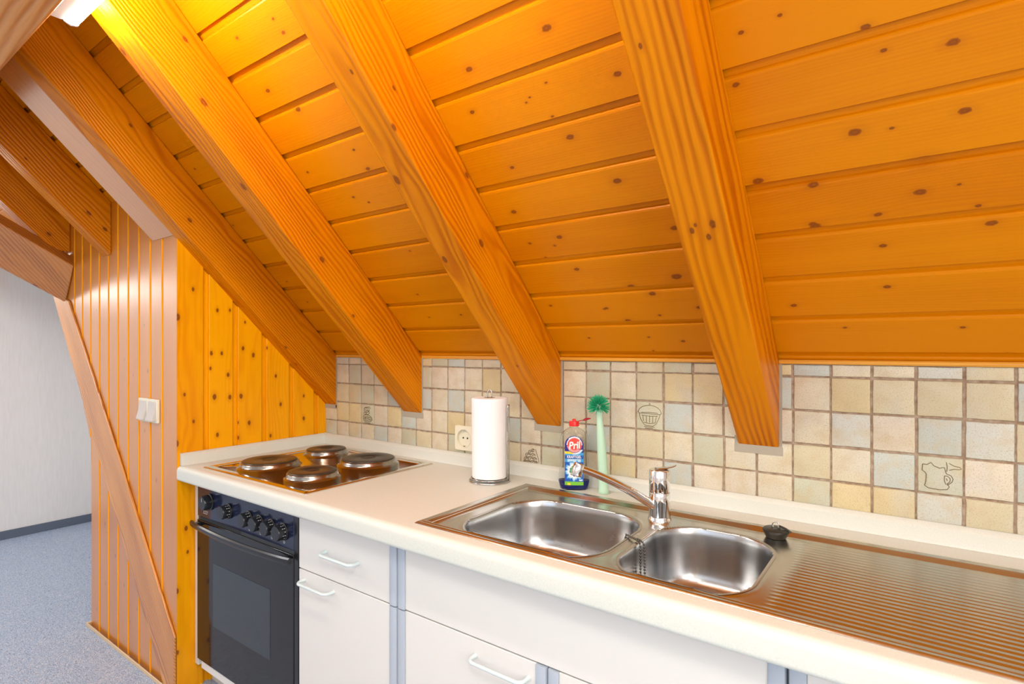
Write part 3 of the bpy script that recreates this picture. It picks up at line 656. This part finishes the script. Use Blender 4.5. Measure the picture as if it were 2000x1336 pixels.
b.rings([rrect(HA+.030,HA+.046,HC+.04,HD-.04,.007,ZC+.0024),rrect(HA+.032,HA+.044,HC+.042,HD-.042,.005,ZC+.0046)],False,True)
b.rings([rrect(HA+.06,HB_-.05,HD-.046,HD-.030,.007,ZC+.0024),rrect(HA+.062,HB_-.052,HD-.044,HD-.032,.005,ZC+.0046)],False,True)
b.build('rim_bead',hobsteel_m,hb,smooth=True,auto=40)
plate_m=NT('cast_iron_plate'); t=plate_m.n('ShaderNodeTexCoord'); gg=plate_m.n('ShaderNodeTexNoise',i_Scale=40.,i_Detail=4.); plate_m.l(t.outputs['Object'],gg.inputs['Vector'])
plate_m.l(plate_m.ramp(gg.outputs[0],[(.3,(.050,.042,.034)),(.7,(.080,.068,.055))]),plate_m.b.inputs['Base Color']); plate_m.b.inputs['Roughness'].default_value=.34; plate_m.b.inputs['Metallic'].default_value=.55
bp=plate_m.n('ShaderNodeBump',i_Strength=.15,i_Distance=.001); plate_m.l(gg.outputs[0],bp.inputs['Height']); plate_m.l(bp.outputs[0],plate_m.b.inputs['Normal'])
ring_m=plain('hotplate_ring',(.36,.34,.31),.20,metal=1)
ringd_m=plain('plate_centre',(.022,.018,.015),.45)
for (x,y,rk,big) in ((.300,-.475,.104,0),(.270,-.190,.084,1),(.610,-.490,.086,1),(.585,-.215,.106,0)):
    b=MB(); zc=ZC+.0024
    b.lathe([(rk*1.17,0),(rk*1.13,.003),(rk*1.10,.0045),(rk*1.07,.010),(rk*1.05,.017),(rk*1.03,.0195),(rk*1.0,.020),(rk*.99,.017)],(x,y,zc),64,cap=False)
    sp=b.build('spill_ring',ring_m,hb,smooth=True,auto=60)
    b=MB(); b.lathe([(rk*.995,.012),(rk*1.0,.019),(rk*.985,.0235),(rk*.96,.0245),(rk*.30,.0245),(rk*.285,.0228),(.0008,.0226)],(x,y,zc),64)
    hp=b.build('hotplate',plate_m.mat,hb,smooth=True,auto=60)
    b=MB(); b.lathe([(rk*.28,0),(rk*.27,.0006),(.0008,.0006)],(x,y,zc+.0227),40); b.build('plate_centre',ringd_m,hp,smooth=True,auto=40)
adopt(hb)

# ---------------------------------------------------------------- sink
sk=empty('kitchen_sink',(1.98,-.375,ZC)); tag(sk,'stainless steel double bowl sink with ribbed draining board','sink')
SX0,SX1,SY0,SY1=1.303,2.672,-.648,-.118
bowls=[(1.390,1.812,-.625,-.222,.125),(1.845,2.137,-.625,-.214,.118)]
def sdrr(x,y,x0,x1,y0,y1,r):
    cx,cy=(x0+x1)/2,(y0+y1)/2; dx=abs(x-cx)-(x1-x0)/2+r; dy=abs(y-cy)-(y1-y0)/2+r
    return min(max(dx,dy),0)+math.hypot(max(dx,0),max(dy,0))-r
def deck(x,y):
    d=-sdrr(x,y,SX0,SX1,SY0,SY1,.006)
    z=ZC+.0012+.0035*smoothstep(0,.004,d)
    z-=.0010*smoothstep(.010,.013,d)-.0010*smoothstep(.016,.019,d)
    z-=.0105*max(0,min(1,(d-.022)/.019))
    db=min(sdrr(x,y,*q) for q in bowls)
    z+=.0022*math.exp(-(db/.007)**2)
    # draining board
    m=smoothstep(2.165,2.20,x)*smoothstep(2.60,2.57,x)*smoothstep(SY0+.048,SY0+.062,y)*smoothstep(SY1-.040,SY1-.052,y)
    md=smoothstep(2.15,2.20,x)*smoothstep(2.625,2.60,x)*smoothstep(.044,.052,d)
    z-=.0012*md
    ph=(y-SY0)/.0178
    z+=m*.0022*(.5-.5*math.cos(2*pi*ph))**1.3
    return z
nx=300; ny=212
xs_=[SX0+(SX1-SX0)*i/nx for i in range(nx+1)]; ys_=[SY0+(SY1-SY0)*j/ny for j in range(ny+1)]
b=MB(); idx={}; vs=[]; fs=[]
ins=lambda x,y: min(sdrr(x,y,*q) for q in bowls)
for i,x in enumerate(xs_):
    for j,y in enumerate(ys_):
        if ins(x,y)>-.006: idx[i,j]=len(vs); vs.append((x,y,deck(x,y)))
for i in range(nx):
    for j in range(ny):
        k4=[(i,j),(i+1,j),(i+1,j+1),(i,j+1)]
        if all(k in idx for k in k4): fs.append(tuple(idx[k] for k in k4))
b.add(vs,fs)
# skirt down to the worktop
sk_=rrect(SX0,SX1,SY0,SY1,.001,ZC+.0002,1)
b.rings([[(x,y,ZC+.0002) for x,y in ((SX0,SY0),(SX1,SY0),(SX1,SY1),(SX0,SY1))],[(x,y,ZC+.0012) for x,y in ((SX0,SY0),(SX1,SY0),(SX1,SY1),(SX0,SY1))]],False,False)
pl_=b.build('deck_plate',steel_m,sk,smooth=True,auto=60)
pl_.name='deck_plate'
def bowl(q,depth,nm='bowl'):
    x0,x1,y0,y1,r=q; b=MB(); rs=[]
    rimz=lambda x,y: deck(x,y)
    def ring(d,z,flat=False): 
        rr_=rrect(x0+d,x1-d,y0+d,y1-d,max(.02,r-d),0,14)
        return [(x,y,(z if z is not None else rimz(x,y)+.0006)) for x,y,_ in rr_]
    zt_=ZC-.004
    rs.append(ring(-.004,None)); rs.append(ring(-.001,None)); rs.append([(x,y,z-.0012) for x,y,z in ring(.002,None)])
    for d,z in ((.0045,zt_-.006),(.0065,zt_-.02),(.010,zt_-.06),(.014,zt_-.10),(.018,zt_-depth+.035),(.022,zt_-depth+.022),(.030,zt_-depth+.010),(.044,zt_-depth+.003),(.060,zt_-depth)):
        rs.append(ring(d,z))
    cx,cy=(x0+x1)/2,(y0+y1)/2
    last=rs[-1]
    for s_ in (.7,.45,.3): rs.append([(cx+(x-cx)*s_,cy+(y-cy)*s_,zt_-depth-.002*(1-s_)) for x,y,_ in last])
    b.rings(rs,False,True); o=b.build(nm,bowl_m,sk,smooth=True,auto=75,fix=False)
    b=MB(); b.lathe([(.045,.0012),(.042,.003),(.034,.002),(.030,-.001),(.002,-.003)],(cx,cy,zt_-depth-.001),36); b.build('drain',chrome_m,o,smooth=True,auto=50)
bowl(bowls[0],.150); bowl(bowls[1],.150)
adopt(sk)

# ---------------------------------------------------------------- faucet
TX,TY=1.818,-.205; tz=deck(TX,TY)
fa=empty('mixer_faucet',(TX,TY,tz)); tag(fa,'chrome mixer faucet with a long curved spout between the sink bowls','faucet')
b=MB(); b.lathe([(.0325,0),(.0325,.003),(.0310,.005),(.0300,.012),(.0292,.05),(.0290,.076),(.0284,.0775)],(TX,TY,tz-.0003),40)
b.build('body',chrome_m,fa,smooth=True,auto=50)
b=MB(); b.lathe([(.0284,0),(.0292,.002),(.0292,.03),(.0290,.058),(.0275,.0605),(.012,.0615),(.001,.0615)],(TX,TY,tz+.0782),40)
cap_=b.build('lever_cap',chrome_m,fa,smooth=True,auto=50)
# lever
b=MB(); Ld=Vector((.62,.78,0)).normalized(); Lw=Vector((-.78,.62,0)); rs=[]
for t_,w,h,z in ((-.010,.010,.003,.0),( .004,.012,.0035,.0005),(.020,.0105,.003,.001),(.036,.0085,.0025,.0025),(.046,.0065,.002,.005),(.052,.003,.0012,.007)):
    c_=Vector((TX,TY,tz+.1412+z))+Ld*t_; rs.append([tuple(c_+Lw*w*math.cos(a)+Vector((0,0,h*math.sin(a)))) for a in [2*pi*i/14 for i in range(14)]])
b.rings(rs); b.build('lever',chrome_m,cap_,smooth=True,auto=60)
# spout
tip=Vector((1.672,-.40,1.072)); st=Vector((TX-.012,TY-.018,tz+.040))
pth=[]; N=18; hd=Vector((tip.x-st.x,tip.y-st.y,0))
for i in range(N+1):
    s_=i/N; z=st.z+(tip.z-st.z)*(1.32*s_-.32*s_*s_*1.0); pth.append(st+hd*s_+Vector((0,0,z-st.z)))
b=MB(); up=Vector((0,0,1)); side=Vector((-hd.y,hd.x,0)).normalized(); rs=[]
for i,p in enumerate(pth):
    t_=(pth[min(i+1,N)]-pth[max(i-1,0)]).normalized(); u_=side.cross(t_)*-1
    w=.0135-.003*i/N; h=.0125-.003*i/N
    rs.append([tuple(p+side*w*math.cos(a)+u_*h*math.sin(a)) for a in [2*pi*k_/20 for k_ in range(20)]])
b.rings(rs); b.build('spout',chrome_m,fa,smooth=True,auto=60)
t_=(pth[-1]-pth[-3]).normalized()
b=MB(); e=tip+t_*.004; dn=Vector((hd.normalized().x*.30,hd.normalized().y*.30,-1)).normalized()
q0=e-dn*.012; q1=e+dn*.022
b.tube([q0,q0+dn*.002,q1-dn*.002,q1],[.0135,.015,.015,.0135],24); b.build('aerator',chrome_m,fa,smooth=True,auto=50)
adopt(fa)

# ---------------------------------------------------------------- plug and chain
PX,PY=2.112,-.178; pz=max(deck(PX+a*.02,PY+b_*.02) for a in (-1,0,1) for b_ in (-1,0,1))+.0003
rub_m=plain('black_rubber',(.022,.022,.018),.38)
pg=empty('sink_plug',(PX,PY,pz)); tag(pg,'black rubber sink plug lying beside the draining board','plug')
b=MB(); b.lathe([(.023,0),(.025,.004),(.029,.012),(.031,.016),(.031,.020),(.028,.0225),(.012,.023),(.010,.026),(.001,.027)],(PX,PY,pz),32); b.build('plug_body',rub_m,pg,smooth=True,auto=50)
b=MB(); b.tube([(PX+.008*math.cos(a),PY,pz+.031+.008*math.sin(a)) for a in [2*pi*i/16 for i in range(16)]],.0014,8,closed=True); b.build('pull_ring',wire_m,pg,smooth=True)
b=MB(); b.tube([(PX+.008,PY,pz+.030),(PX+.018,PY-.002,pz+.028),(PX+.030,PY-.004,pz+.023),(PX+.036,PY-.006,pz+.020)],.0026,8); b.build('tab',rub_m,pg,smooth=True)
adopt(pg)
cpth=[(1.796,-.391,ZC-.050),(1.798,-.393,ZC-.018),(1.805,-.397,ZC+.0005),(1.815,-.402,ZC+.0003),(1.829,-.411,ZC+.0003),(1.846,-.422,ZC+.0016),(1.855,-.428,ZC-.004),(1.8585,-.433,ZC-.02),(1.861,-.439,ZC-.06),(1.865,-.446,ZC-.115)]
b=MB(); pts=[Vector(p) for p in cpth]; L=[0]
for i in range(1,len(pts)): L.append(L[-1]+(pts[i]-pts[i-1]).length)
step=.0074; n=int(L[-1]/step)
def atL(d):
    for i in range(1,len(pts)):
        if d<=L[i]: f=(d-L[i-1])/(L[i]-L[i-1]); return pts[i-1].lerp(pts[i],f)
    return pts[-1]
for off in (0,1):
    for k in range(n if not off else int(n*.55)):
        c_=atL(k*step+off*L[-1]*.36)+Vector((.0085,.005,0))*off; r_=.0030
        if off: c_.z-=.002
        rs=[[(c_.x+r_*math.cos(t)*math.cos(a),c_.y+r_*math.cos(t)*math.sin(a),c_.z+r_*math.sin(t)) for a in [2*pi*i/8 for i in range(8)]] for t in (-1.35,-.7,0,.7,1.35)]
        b.rings(rs)
b.tube([tuple(atL(L[-1]*i/60)) for i in range(61)],.0006,5)
ch=b.build('bead_chain',plain('chain_metal',(.13,.13,.12),.25,metal=1),smooth=True); tag(ch,'bead chain hanging over the divider into the smaller sink bowl','chain')
# ---------------------------------------------------------------- paper towel on its holder
RX,RY=1.168,-.150
hd_=empty('paper_towel_holder',(RX,RY,ZC)); tag(hd_,'chrome wire paper towel holder standing on the worktop','holder')
b=MB(); wr=.0028; ringp=[(RX+.072*math.cos(a),RY+.072*math.sin(a),ZC+wr+.0002) for a in [2*pi*i/48 for i in range(48)]]
b.tube(ringp,wr,8,closed=True)
b.tube([(p[0]*.0+RX+(p[0]-RX)*.93,RY+(p[1]-RY)*.93,ZC+.012) for p in ringp],.0018,8,closed=True)
for a in (.6,.6+pi/2): b.tube([(RX-.072*math.cos(a),RY-.072*math.sin(a),ZC+wr+.001),(RX+.072*math.cos(a),RY+.072*math.sin(a),ZC+wr+.001)],.0022,8)
b.build('base_ring',wire_m,hd_,smooth=True)
b=MB(); ra=.0022
lw=Vector((.8,.6,0))*.0075
pA=[Vector((RX,RY,ZC+.004))-lw,Vector((RX,RY,1.232))-lw]; arc_=[Vector((RX,RY,1.232))+lw*(-math.cos(a))+Vector((0,0,.0135*math.sin(a))) for a in [pi*i/10 for i in range(1,10)]]
pB=[Vector((RX,RY,1.232))+lw,Vector((RX,RY,ZC+.004))+lw]
b.tube(pA+arc_+pB,ra,8); b.build('centre_rod',wire_m,hd_,smooth=True)
b=MB(); dr_=Vector((.975,.22,0)); c0=Vector((RX,RY,0))+dr_*.0715; lw=Vector((-.22,.975,0))*.0085
pA=[c0-lw+Vector((0,0,ZC+.003)),c0-lw+Vector((0,0,1.183))]; arc_=[c0-lw*math.cos(a)+Vector((0,0,1.183+.011*math.sin(a)))+dr_*.004*math.sin(a) for a in [pi*i/10 for i in range(1,10)]]
pB=[c0+lw+Vector((0,0,1.183)),c0+lw+Vector((0,0,ZC+.003))]
b.tube(pA+arc_+pB,.0021,8); b.build('side_guard',wire_m,hd_,smooth=True)
adopt(hd_)
pap=NT('paper_towel'); t=pap.n('ShaderNodeTexCoord'); v=pap.n('ShaderNodeTexVoronoi',i_Scale=170.); pap.l(t.outputs['Object'],v.inputs['Vector'])
pap.b.inputs['Base Color'].default_value=(.86,.86,.86,1); pap.b.inputs['Roughness'].default_value=.9
bp=pap.n('ShaderNodeBump',i_Strength=.35,i_Distance=.0012); pap.l(v.outputs['Distance'],bp.inputs['Height']); pap.l(bp.outputs[0],pap.b.inputs['Normal'])
ro=empty('paper_towel_roll',(RX,RY,ZC+.012)); tag(ro,'white paper towel roll standing upright on the wire holder','paper towel')
b=MB(); n=72; rs=[]
zs=[.935,.9365,.95,1.0,1.05,1.10,1.15,1.20,1.2125,1.216]
def rad(i,z):
    a=2*pi*i/n; base=.0605+.0035*(z-.93)/.28
    # loose outer sheet edge
    st=.0016*(1-((a/(2*pi)-.62)%1.0))
    return base+st+.0005*math.sin(3*a+z*9)
for z in zs:
    e=.002 if z in (zs[0],zs[-1]) else 0
    rs.append([(RX+(rad(i,z)-e)*math.cos(2*pi*i/n),RY+(rad(i,z)-e)*math.sin(2*pi*i/n),z) for i in range(n)])
rs.append([(RX+.021*math.cos(2*pi*i/n),RY+.021*math.sin(2*pi*i/n),1.2165) for i in range(n)])
rs.append([(RX+.0205*math.cos(2*pi*i/n),RY+.0205*math.sin(2*pi*i/n),.936) for i in range(n)])
rs.append(rs[0])
b.rings(rs,False,False); b.build('paper_sheets',pap.mat,ro,smooth=True,auto=50)
b=MB(); b.lathe([(.0203,.935-ZC),(.0203,1.2168-ZC),(.0190,1.2168-ZC),(.0190,.935-ZC)],(RX,RY,ZC),32,cap=False); b.build('cardboard_core',plain('cardboard',(.45,.33,.20),.85),ro,smooth=True,auto=50)
adopt(ro)

# ---------------------------------------------------------------- dish soap bottle
BX,BY=1.467,-.070; BR=math.radians(30)
bt=empty('dish_soap_bottle',(BX,BY,ZC+.0005),BR); tag(bt,'clear bottle of blue dish soap with a red flip cap','bottle')
clear=NT('clear_plastic'); clear.b.inputs['Base Color'].default_value=(.93,.93,.92,1); clear.b.inputs['Transmission Weight'].default_value=1; clear.b.inputs['Roughness'].default_value=.05; clear.b.inputs['IOR'].default_value=1.22
liquid=NT('blue_soap'); liquid.b.inputs['Base Color'].default_value=(.012,.022,.22,1); liquid.b.inputs['Roughness'].default_value=.12; liquid.b.inputs['Transmission Weight'].default_value=.25; liquid.b.inputs['IOR'].default_value=1.33
HW=[(0,.044),(.003,.0465),(.012,.0495),(.027,.0535),(.034,.0535),(.06,.0505),(.09,.0475),(.12,.0468),(.145,.048),(.163,.0485),(.176,.0465),(.188,.040),(.197,.030),(.203,.020),(.206,.0145),(.210,.0138)]
def hw(z):
    for (a,b_),(c_,d) in zip(HW[:-1],HW[1:]):
        if z<=c_: f=(z-a)/(c_-a); return b_+(d-b_)*f
    return HW[-1][1]
def hd2(z): # half depth
    w=hw(z); return min(.0245,w) if z<.18 else min(.0245-(z-.18)*.2,w)
def xsec(w,d,n=48,e=2.6):
    o=[]
    for i in range(n):
        a=2*pi*i/n; c_,s_=math.cos(a),math.sin(a)
        o.append((w*math.copysign(abs(c_)**(2/e),c_),d*math.copysign(abs(s_)**(2/e),s_)))
    return o
zz=sorted(set([q[0] for q in HW]+[.045,.075,.105,.133,.155,.170,.182,.193,.2]))
b=MB()
outer=[[(x,y,z) for x,y in xsec(hw(z),hd2(z),e=2.6 if z<.19 else 2.0)] for z in zz]
inner=[[(x,y,max(z,.0018)) for x,y in xsec(hw(z)-.0012,hd2(z)-.0012,e=2.6 if z<.19 else 2.0)] for z in zz[::-1]]
b.rings(outer+inner,False,False)
nn=48; nv=len(b.v); b.f.append(tuple(range(nn))[::-1]); b.m.append(0); b.f.append(tuple(range(nv-nn,nv))); b.m.append(0)
b.build('bottle_body',clear.mat,bt,smooth=True,auto=50)
b=MB(); zl=[.0024,.004,.012,.020,.026,.030]
b.rings([[(x,y,z) for x,y in xsec(hw(z)-.0016,hd2(z)-.0016)] for z in zl]); b.build('soap_liquid',liquid.mat,bt,smooth=True,auto=50)
red_m=plain('red_cap',(.75,.015,.012),.3)
b=MB(); b.lathe([(.0150,.2105),(.0168,.2110),(.0170,.224),(.0160,.2270),(.006,.2275),(.0055,.2335),(.004,.2345),(.0008,.2347)],(0,0,0),28); cpb=b.build('cap',red_m,bt,smooth=True,auto=50)
b=MB(); b.rings([[(x,y+dy,z+dz) for dy,dz in ((-.005,-.0012),(.005,-.0012),(.005,.0012),(-.005,.0012))] for x,y,z in ((.013,0,.226),(.022,0,.2285),(.032,0,.231))]); b.rings([[(x,w*math.cos(a),z+h*math.sin(a)) for a in [2*pi*i/12 for i in range(12)]] for x,z,w,h in ((.030,.2305,.005,.002),(.034,.232,.008,.004),(.042,.234,.008,.0045),(.049,.2355,.004,.003),(.056,.236,.002,.001))])
b.build('flip_lid',plain('dark_red_lid',(.40,.01,.03),.3),bt,smooth=True,auto=40)
# printed label, wrapped on the front
def surf_y(x,z):
    w,d=hw(z),hd2(z); u=min(.999,abs(x)/w); return -d*(1-u**2.6)**(1/2.6)
LAB=[plain('label_blue',(.01,.085,.42),.35),plain('label_navy',(.02,.02,.22),.35),plain('label_red',(.72,.06,.045),.35),plain('label_pink',(.80,.30,.30),.35),plain('label_white',(.80,.82,.84),.35),plain('label_sky',(.05,.32,.66),.35),plain('label_green',(.18,.50,.03),.35),plain('label_yellow',(.85,.62,.03),.35),plain('label_pale',(.45,.66,.80),.35),plain('label_dark_green',(.05,.28,.12),.35)]
def lab(x,z):
    # x in -.031..+.031, z in .017...1806
    cz=.150
    arch=.1495
    if z>arch and math.hypot(x/.031,(z-arch)/.0311)>1: return None
    r=math.hypot(x-.001,(z-cz)*1.0)
    if z<.0285:
        if z<.0165+.0*x: return None
        return 6 if abs(x)<.012 or z>.026 or x>.02 else (7 if x<-.004 and z<.024 and abs(x+.012)<.010 else 6)
    if r<.0245 : 
        if r>.0225 and z>cz: return 3
        if z<cz-.004-.30*(x+.02) and r>.0165 and x<.02: return 3
        return 2
    if r<.0262: return 4 if z>cz else 1
    if z>.168 and r<.0285 and abs(x)<.018: return 4
    if .1205<z<.1285 and x<-.004+ (z-.12)*.6: return 7
    if r<.0325 and z<.135 and z>.119 and x>-.006: return 4 if r<.0290 else 8
    if z>.125: return 1 if (x<-.020 or x>.020 or z>cz) else 0
    # splash
    q=math.hypot(x-.001,(z-.064)*.95); an=math.atan2(z-.064,x)
    wob=.0014*math.sin(9*an)+.0008*math.sin(17*an+1)
    if q+wob<.010: return 8
    if q+wob<.0160 : return 1 if an>-2.2 and an<1.2 else 9
    if q+wob<.0222: return 4
    if q+wob*2<.0265: return 8
    if q+wob*3<.030: return 5
    if z>.1035: return 0 if z<.116 else 5
    if .094<z<.1035: return 8 if abs(x)<.022 else 5
    if z<.038 and math.hypot(x-.022,(z-.034)*2)<.006: return 4
    return 0
b=MB(); nxl,nzl=62,164; x0_,x1_,z0_,z1_=-.031,.031,.0165,.1807
for i in range(nxl):
    for j in range(nzl):
        xa=x0_+(x1_-x0_)*i/nxl; xb=x0_+(x1_-x0_)*(i+1)/nxl; za=z0_+(z1_-z0_)*j/nzl; zb2=z0_+(z1_-z0_)*(j+1)/nzl
        k=lab((xa+xb)/2,(za+zb2)/2)
        if k is None: continue
        b.add([(x,surf_y(x,z)-.0005,z) for x,z in ((xa,za),(xb,za),(xb,zb2),(xa,zb2))],[(0,1,2,3)],k)
lb=b.build('label',LAB,bt,fix=False)
bm=bmesh.new(); bm.from_mesh(lb.data); bmesh.ops.remove_doubles(bm,verts=bm.verts[:],dist=1e-5); bm.to_mesh(lb.data); bm.free()
def text_mesh(body,size,mat,name,fn,parent,bold=0,sx=1,shear=0,thick=.0003):
    cu=bpy.data.curves.new(name,'FONT'); cu.body=body; cu.size=size; cu.align_x='CENTER'; cu.align_y='CENTER'; cu.offset=bold; cu.shear=shear; cu.resolution_u=4
    to=bpy.data.objects.new(name,cu); COL.objects.link(to); bpy.context.view_layer.update()
    me=bpy.data.meshes.new_from_object(to.evaluated_get(bpy.context.evaluated_depsgraph_get())); bpy.data.objects.remove(to)
    for v_ in me.vertices: v_.co=fn(v_.co.x*sx,v_.co.y)
    me.materials.clear(); me.materials.append(mat); o=bpy.data.objects.new(name,me); COL.objects.link(o); o.parent=parent
    return o
tw=plain('label_lettering',(.86,.85,.82),.4)
text_mesh('Pril',.034,tw,'brand_lettering',lambda u,v_:(u+.001,surf_y(u+.001,.1485+v_+u*.10)-.0012,.1485+v_+u*.10),bt,bold=.0009,sx=.82,shear=.08)
text_mesh('KRAFTGEL',.0125,tw,'product_lettering',lambda u,v_:(u,surf_y(u,.1105+v_)-.0011,.1105+v_),bt,bold=.0003,sx=.80)

# ---------------------------------------------------------------- dish brush
UX,UY=1.575,-.066
br=empty('dish_brush',(UX,UY,ZC)); tag(br,'pale green dish brush standing upright with a round green bristle head','brush')
mint=plain('mint_plastic',(.48,.72,.54),.35)
lean=Vector((-.018*.81,-.018*.59+.004,0))
def bc(z): s_=(z-ZC)/.284; return Vector((UX,UY,z))+lean*(s_**1.3)
b=MB(); rs=[]
for z,r_ in ((ZC+.0003,.0170),(ZC+.002,.0180),(ZC+.012,.0176),(ZC+.018,.0160),(ZC+.05,.0158),(ZC+.12,.0150),(ZC+.17,.0138),(ZC+.21,.0118),(ZC+.235,.0100),(ZC+.255,.0098),(ZC+.268,.013),(ZC+.282,.014),(ZC+.292,.008)):
    c_=bc(z); rs.append([(c_.x+r_*math.cos(a),c_.y+r_*math.sin(a),z) for a in [2*pi*i/28 for i in range(28)]])
b.rings(rs); b.build('handle',mint,br,smooth=True,auto=60)
b=MB(); hc=bc(ZC+.284); N=300
for i in range(N):
    zc_=1-2*(i+.5)/N; ph=i*2.39996; rr_=math.sqrt(1-zc_*zc_); d=Vector((rr_*math.cos(ph),rr_*math.sin(ph),zc_))
    if d.z<-.62: continue
    Lb=.0385+R.uniform(-.004,.002); d=(d+Vector((R.uniform(-.08,.08),R.uniform(-.08,.08),R.uniform(-.08,.08)))).normalized()
    b.tube([hc+d*.010,hc+d*.022,hc+d*Lb],[.0010,.0011,.0009],5)
brm=plain('green_bristles',(.02,.42,.20),.4)
b.build('bristles',brm,br,smooth=True,auto=50)
adopt(br)

# ---------------------------------------------------------------- socket on the tiles
so=empty('wall_socket',(.927,-.003,1.030)); tag(so,'ivory wall socket on the tiles partly hidden by the paper towel','socket')
b=MB(); n=48; cx,cz=.927,1.030
def sq(h,y,rr_=None):
    o=[]
    for i in range(n):
        a=2*pi*i/n; c_,s_=math.cos(a),math.sin(a); m=max(abs(c_),abs(s_))
        k=h/m if rr_ is None else rr_
        if rr_ is None: k=min(k,h*1.36)
        o.append((cx+c_*k,y,cz+s_*k))
    return o
b.rings([sq(.050,-.003),sq(.050,-.011),sq(.0475,-.0135),sq(0,-.0135,.0385),sq(0,-.0150,.0375),sq(0,-.0150,.0350),sq(0,-.0040,.0335),sq(0,-.0035,.001)],True,True)
b.build('cover_plate',ivory_m,so,smooth=True,auto=30)
for dx in (-.011,.011): 
    b=MB(); rs=[[(cx+dx+.0036*math.cos(a),y,cz+.0036*math.sin(a)) for a in [2*pi*i/14 for i in range(14)]] for y in (-.0036,-.0046)]; b.rings(rs); b.build('contact_hole',dark_m,so)
for s_ in (-1,1):
    b=MB(); b.box((cx-.004,-.012,cz+s_*.0325-.002),(cx+.004,-.0036,cz+s_*.0325+.002)); b.build('earth_clip',wire_m,so)
adopt(so)
# ---------------------------------------------------------------- light switch
sw=empty('light_switch',(-.2475,YP,1.128)); tag(sw,'white double rocker light switch on the boarded partition','switch')
b=MB(); 
for k in (0,1):
    xa=-.340+k*.0935; b.box((xa,YP-.012,1.079),(xa+.0915,YP-.0003,1.178))
b.build('frame',ivory_m,sw,bevel=.002)
for k in (0,1):
    xa=-.340+k*.0935+.010; xb=xa+.0715
    b=MB(); b.prism([(YP-.011,1.168),(YP-.0145,1.168),(YP-.0175,1.125),(YP-.027,1.088),(YP-.011,1.088)],'x',xa,xb)
    b.build('rocker',plain('switch_white',(.60,.55,.50),.35),sw,bevel=.0015)
adopt(sw)
# ---------------------------------------------------------------- fluorescent lamp behind the purlin
lm=empty('fluorescent_lamp',(1.2,-1.22,2.26)); tag(lm,'white fluorescent strip lamp shining beside the upper left beam','lamp')
b=MB(); b.prism([(-1.2705,2.262),(-1.218,2.262),(-1.218,2.300),(-1.21,2.345),(-1.2705,2.345)],'x',.570,2.05)
b.build('housing',plain('lamp_white',(.80,.79,.76),.4),lm,bevel=.003)
em=bpy.data.materials.new('lamp_diffuser'); em.use_nodes=True; bb=em.node_tree.nodes['Principled BSDF']; bb.inputs['Base Color'].default_value=(.9,.9,.88,1)
bb.inputs['Emission Color'].default_value=(1,.93,.80,1); bb.inputs['Emission Strength'].default_value=LAMP
b=MB(); pr=[(-1.2175,2.300),(-1.2175,2.262),(-1.212,2.2585),(-1.200,2.256),(-1.188,2.259),(-1.181,2.268),(-1.178,2.280),(-1.180,2.300)]
b.prism(pr,'x',.578,2.04); b.build('diffuser',em,lm,smooth=True,auto=50)
b=MB(); b.prism([(-1.2165,2.303),(-1.2165,2.261),(-1.200,2.2545),(-1.184,2.259),(-1.176,2.280),(-1.178,2.303)],'x',.569,.5775); b.build('end_cap',plain('lamp_white2',(.82,.81,.78),.4),lm,bevel=.002)
adopt(lm)
cx,cy,w,d=2.9,-2.3,.9,.5
c_=empty('added_ceiling_light',(cx,cy,2.88)); tag(c_,'added flat rectangular light in the white ceiling behind the camera, unseen','lamp')  # unseen fixture frame added around the overhead fill
b=MB(); t_=.02
for a_,e_ in (((cx-w/2-t_,cy-d/2-t_,2.85),(cx+w/2+t_,cy-d/2,2.8795)),((cx-w/2-t_,cy+d/2,2.85),(cx+w/2+t_,cy+d/2+t_,2.8795)),((cx-w/2-t_,cy-d/2,2.85),(cx-w/2,cy+d/2,2.8795)),((cx+w/2,cy-d/2,2.85),(cx+w/2+t_,cy+d/2,2.8795))): b.box(a_,e_)
b.build('frame',white_m,c_); adopt(c_)
b=MB(); b.box((YW,-1.56,1.99),(YW+.03,-1.24,2.31)); tag(b.build('wall_lamp',white_m,bevel=.004),'square white lamp on the white hall wall','lamp')
for me in bpy.data.meshes: me.update()
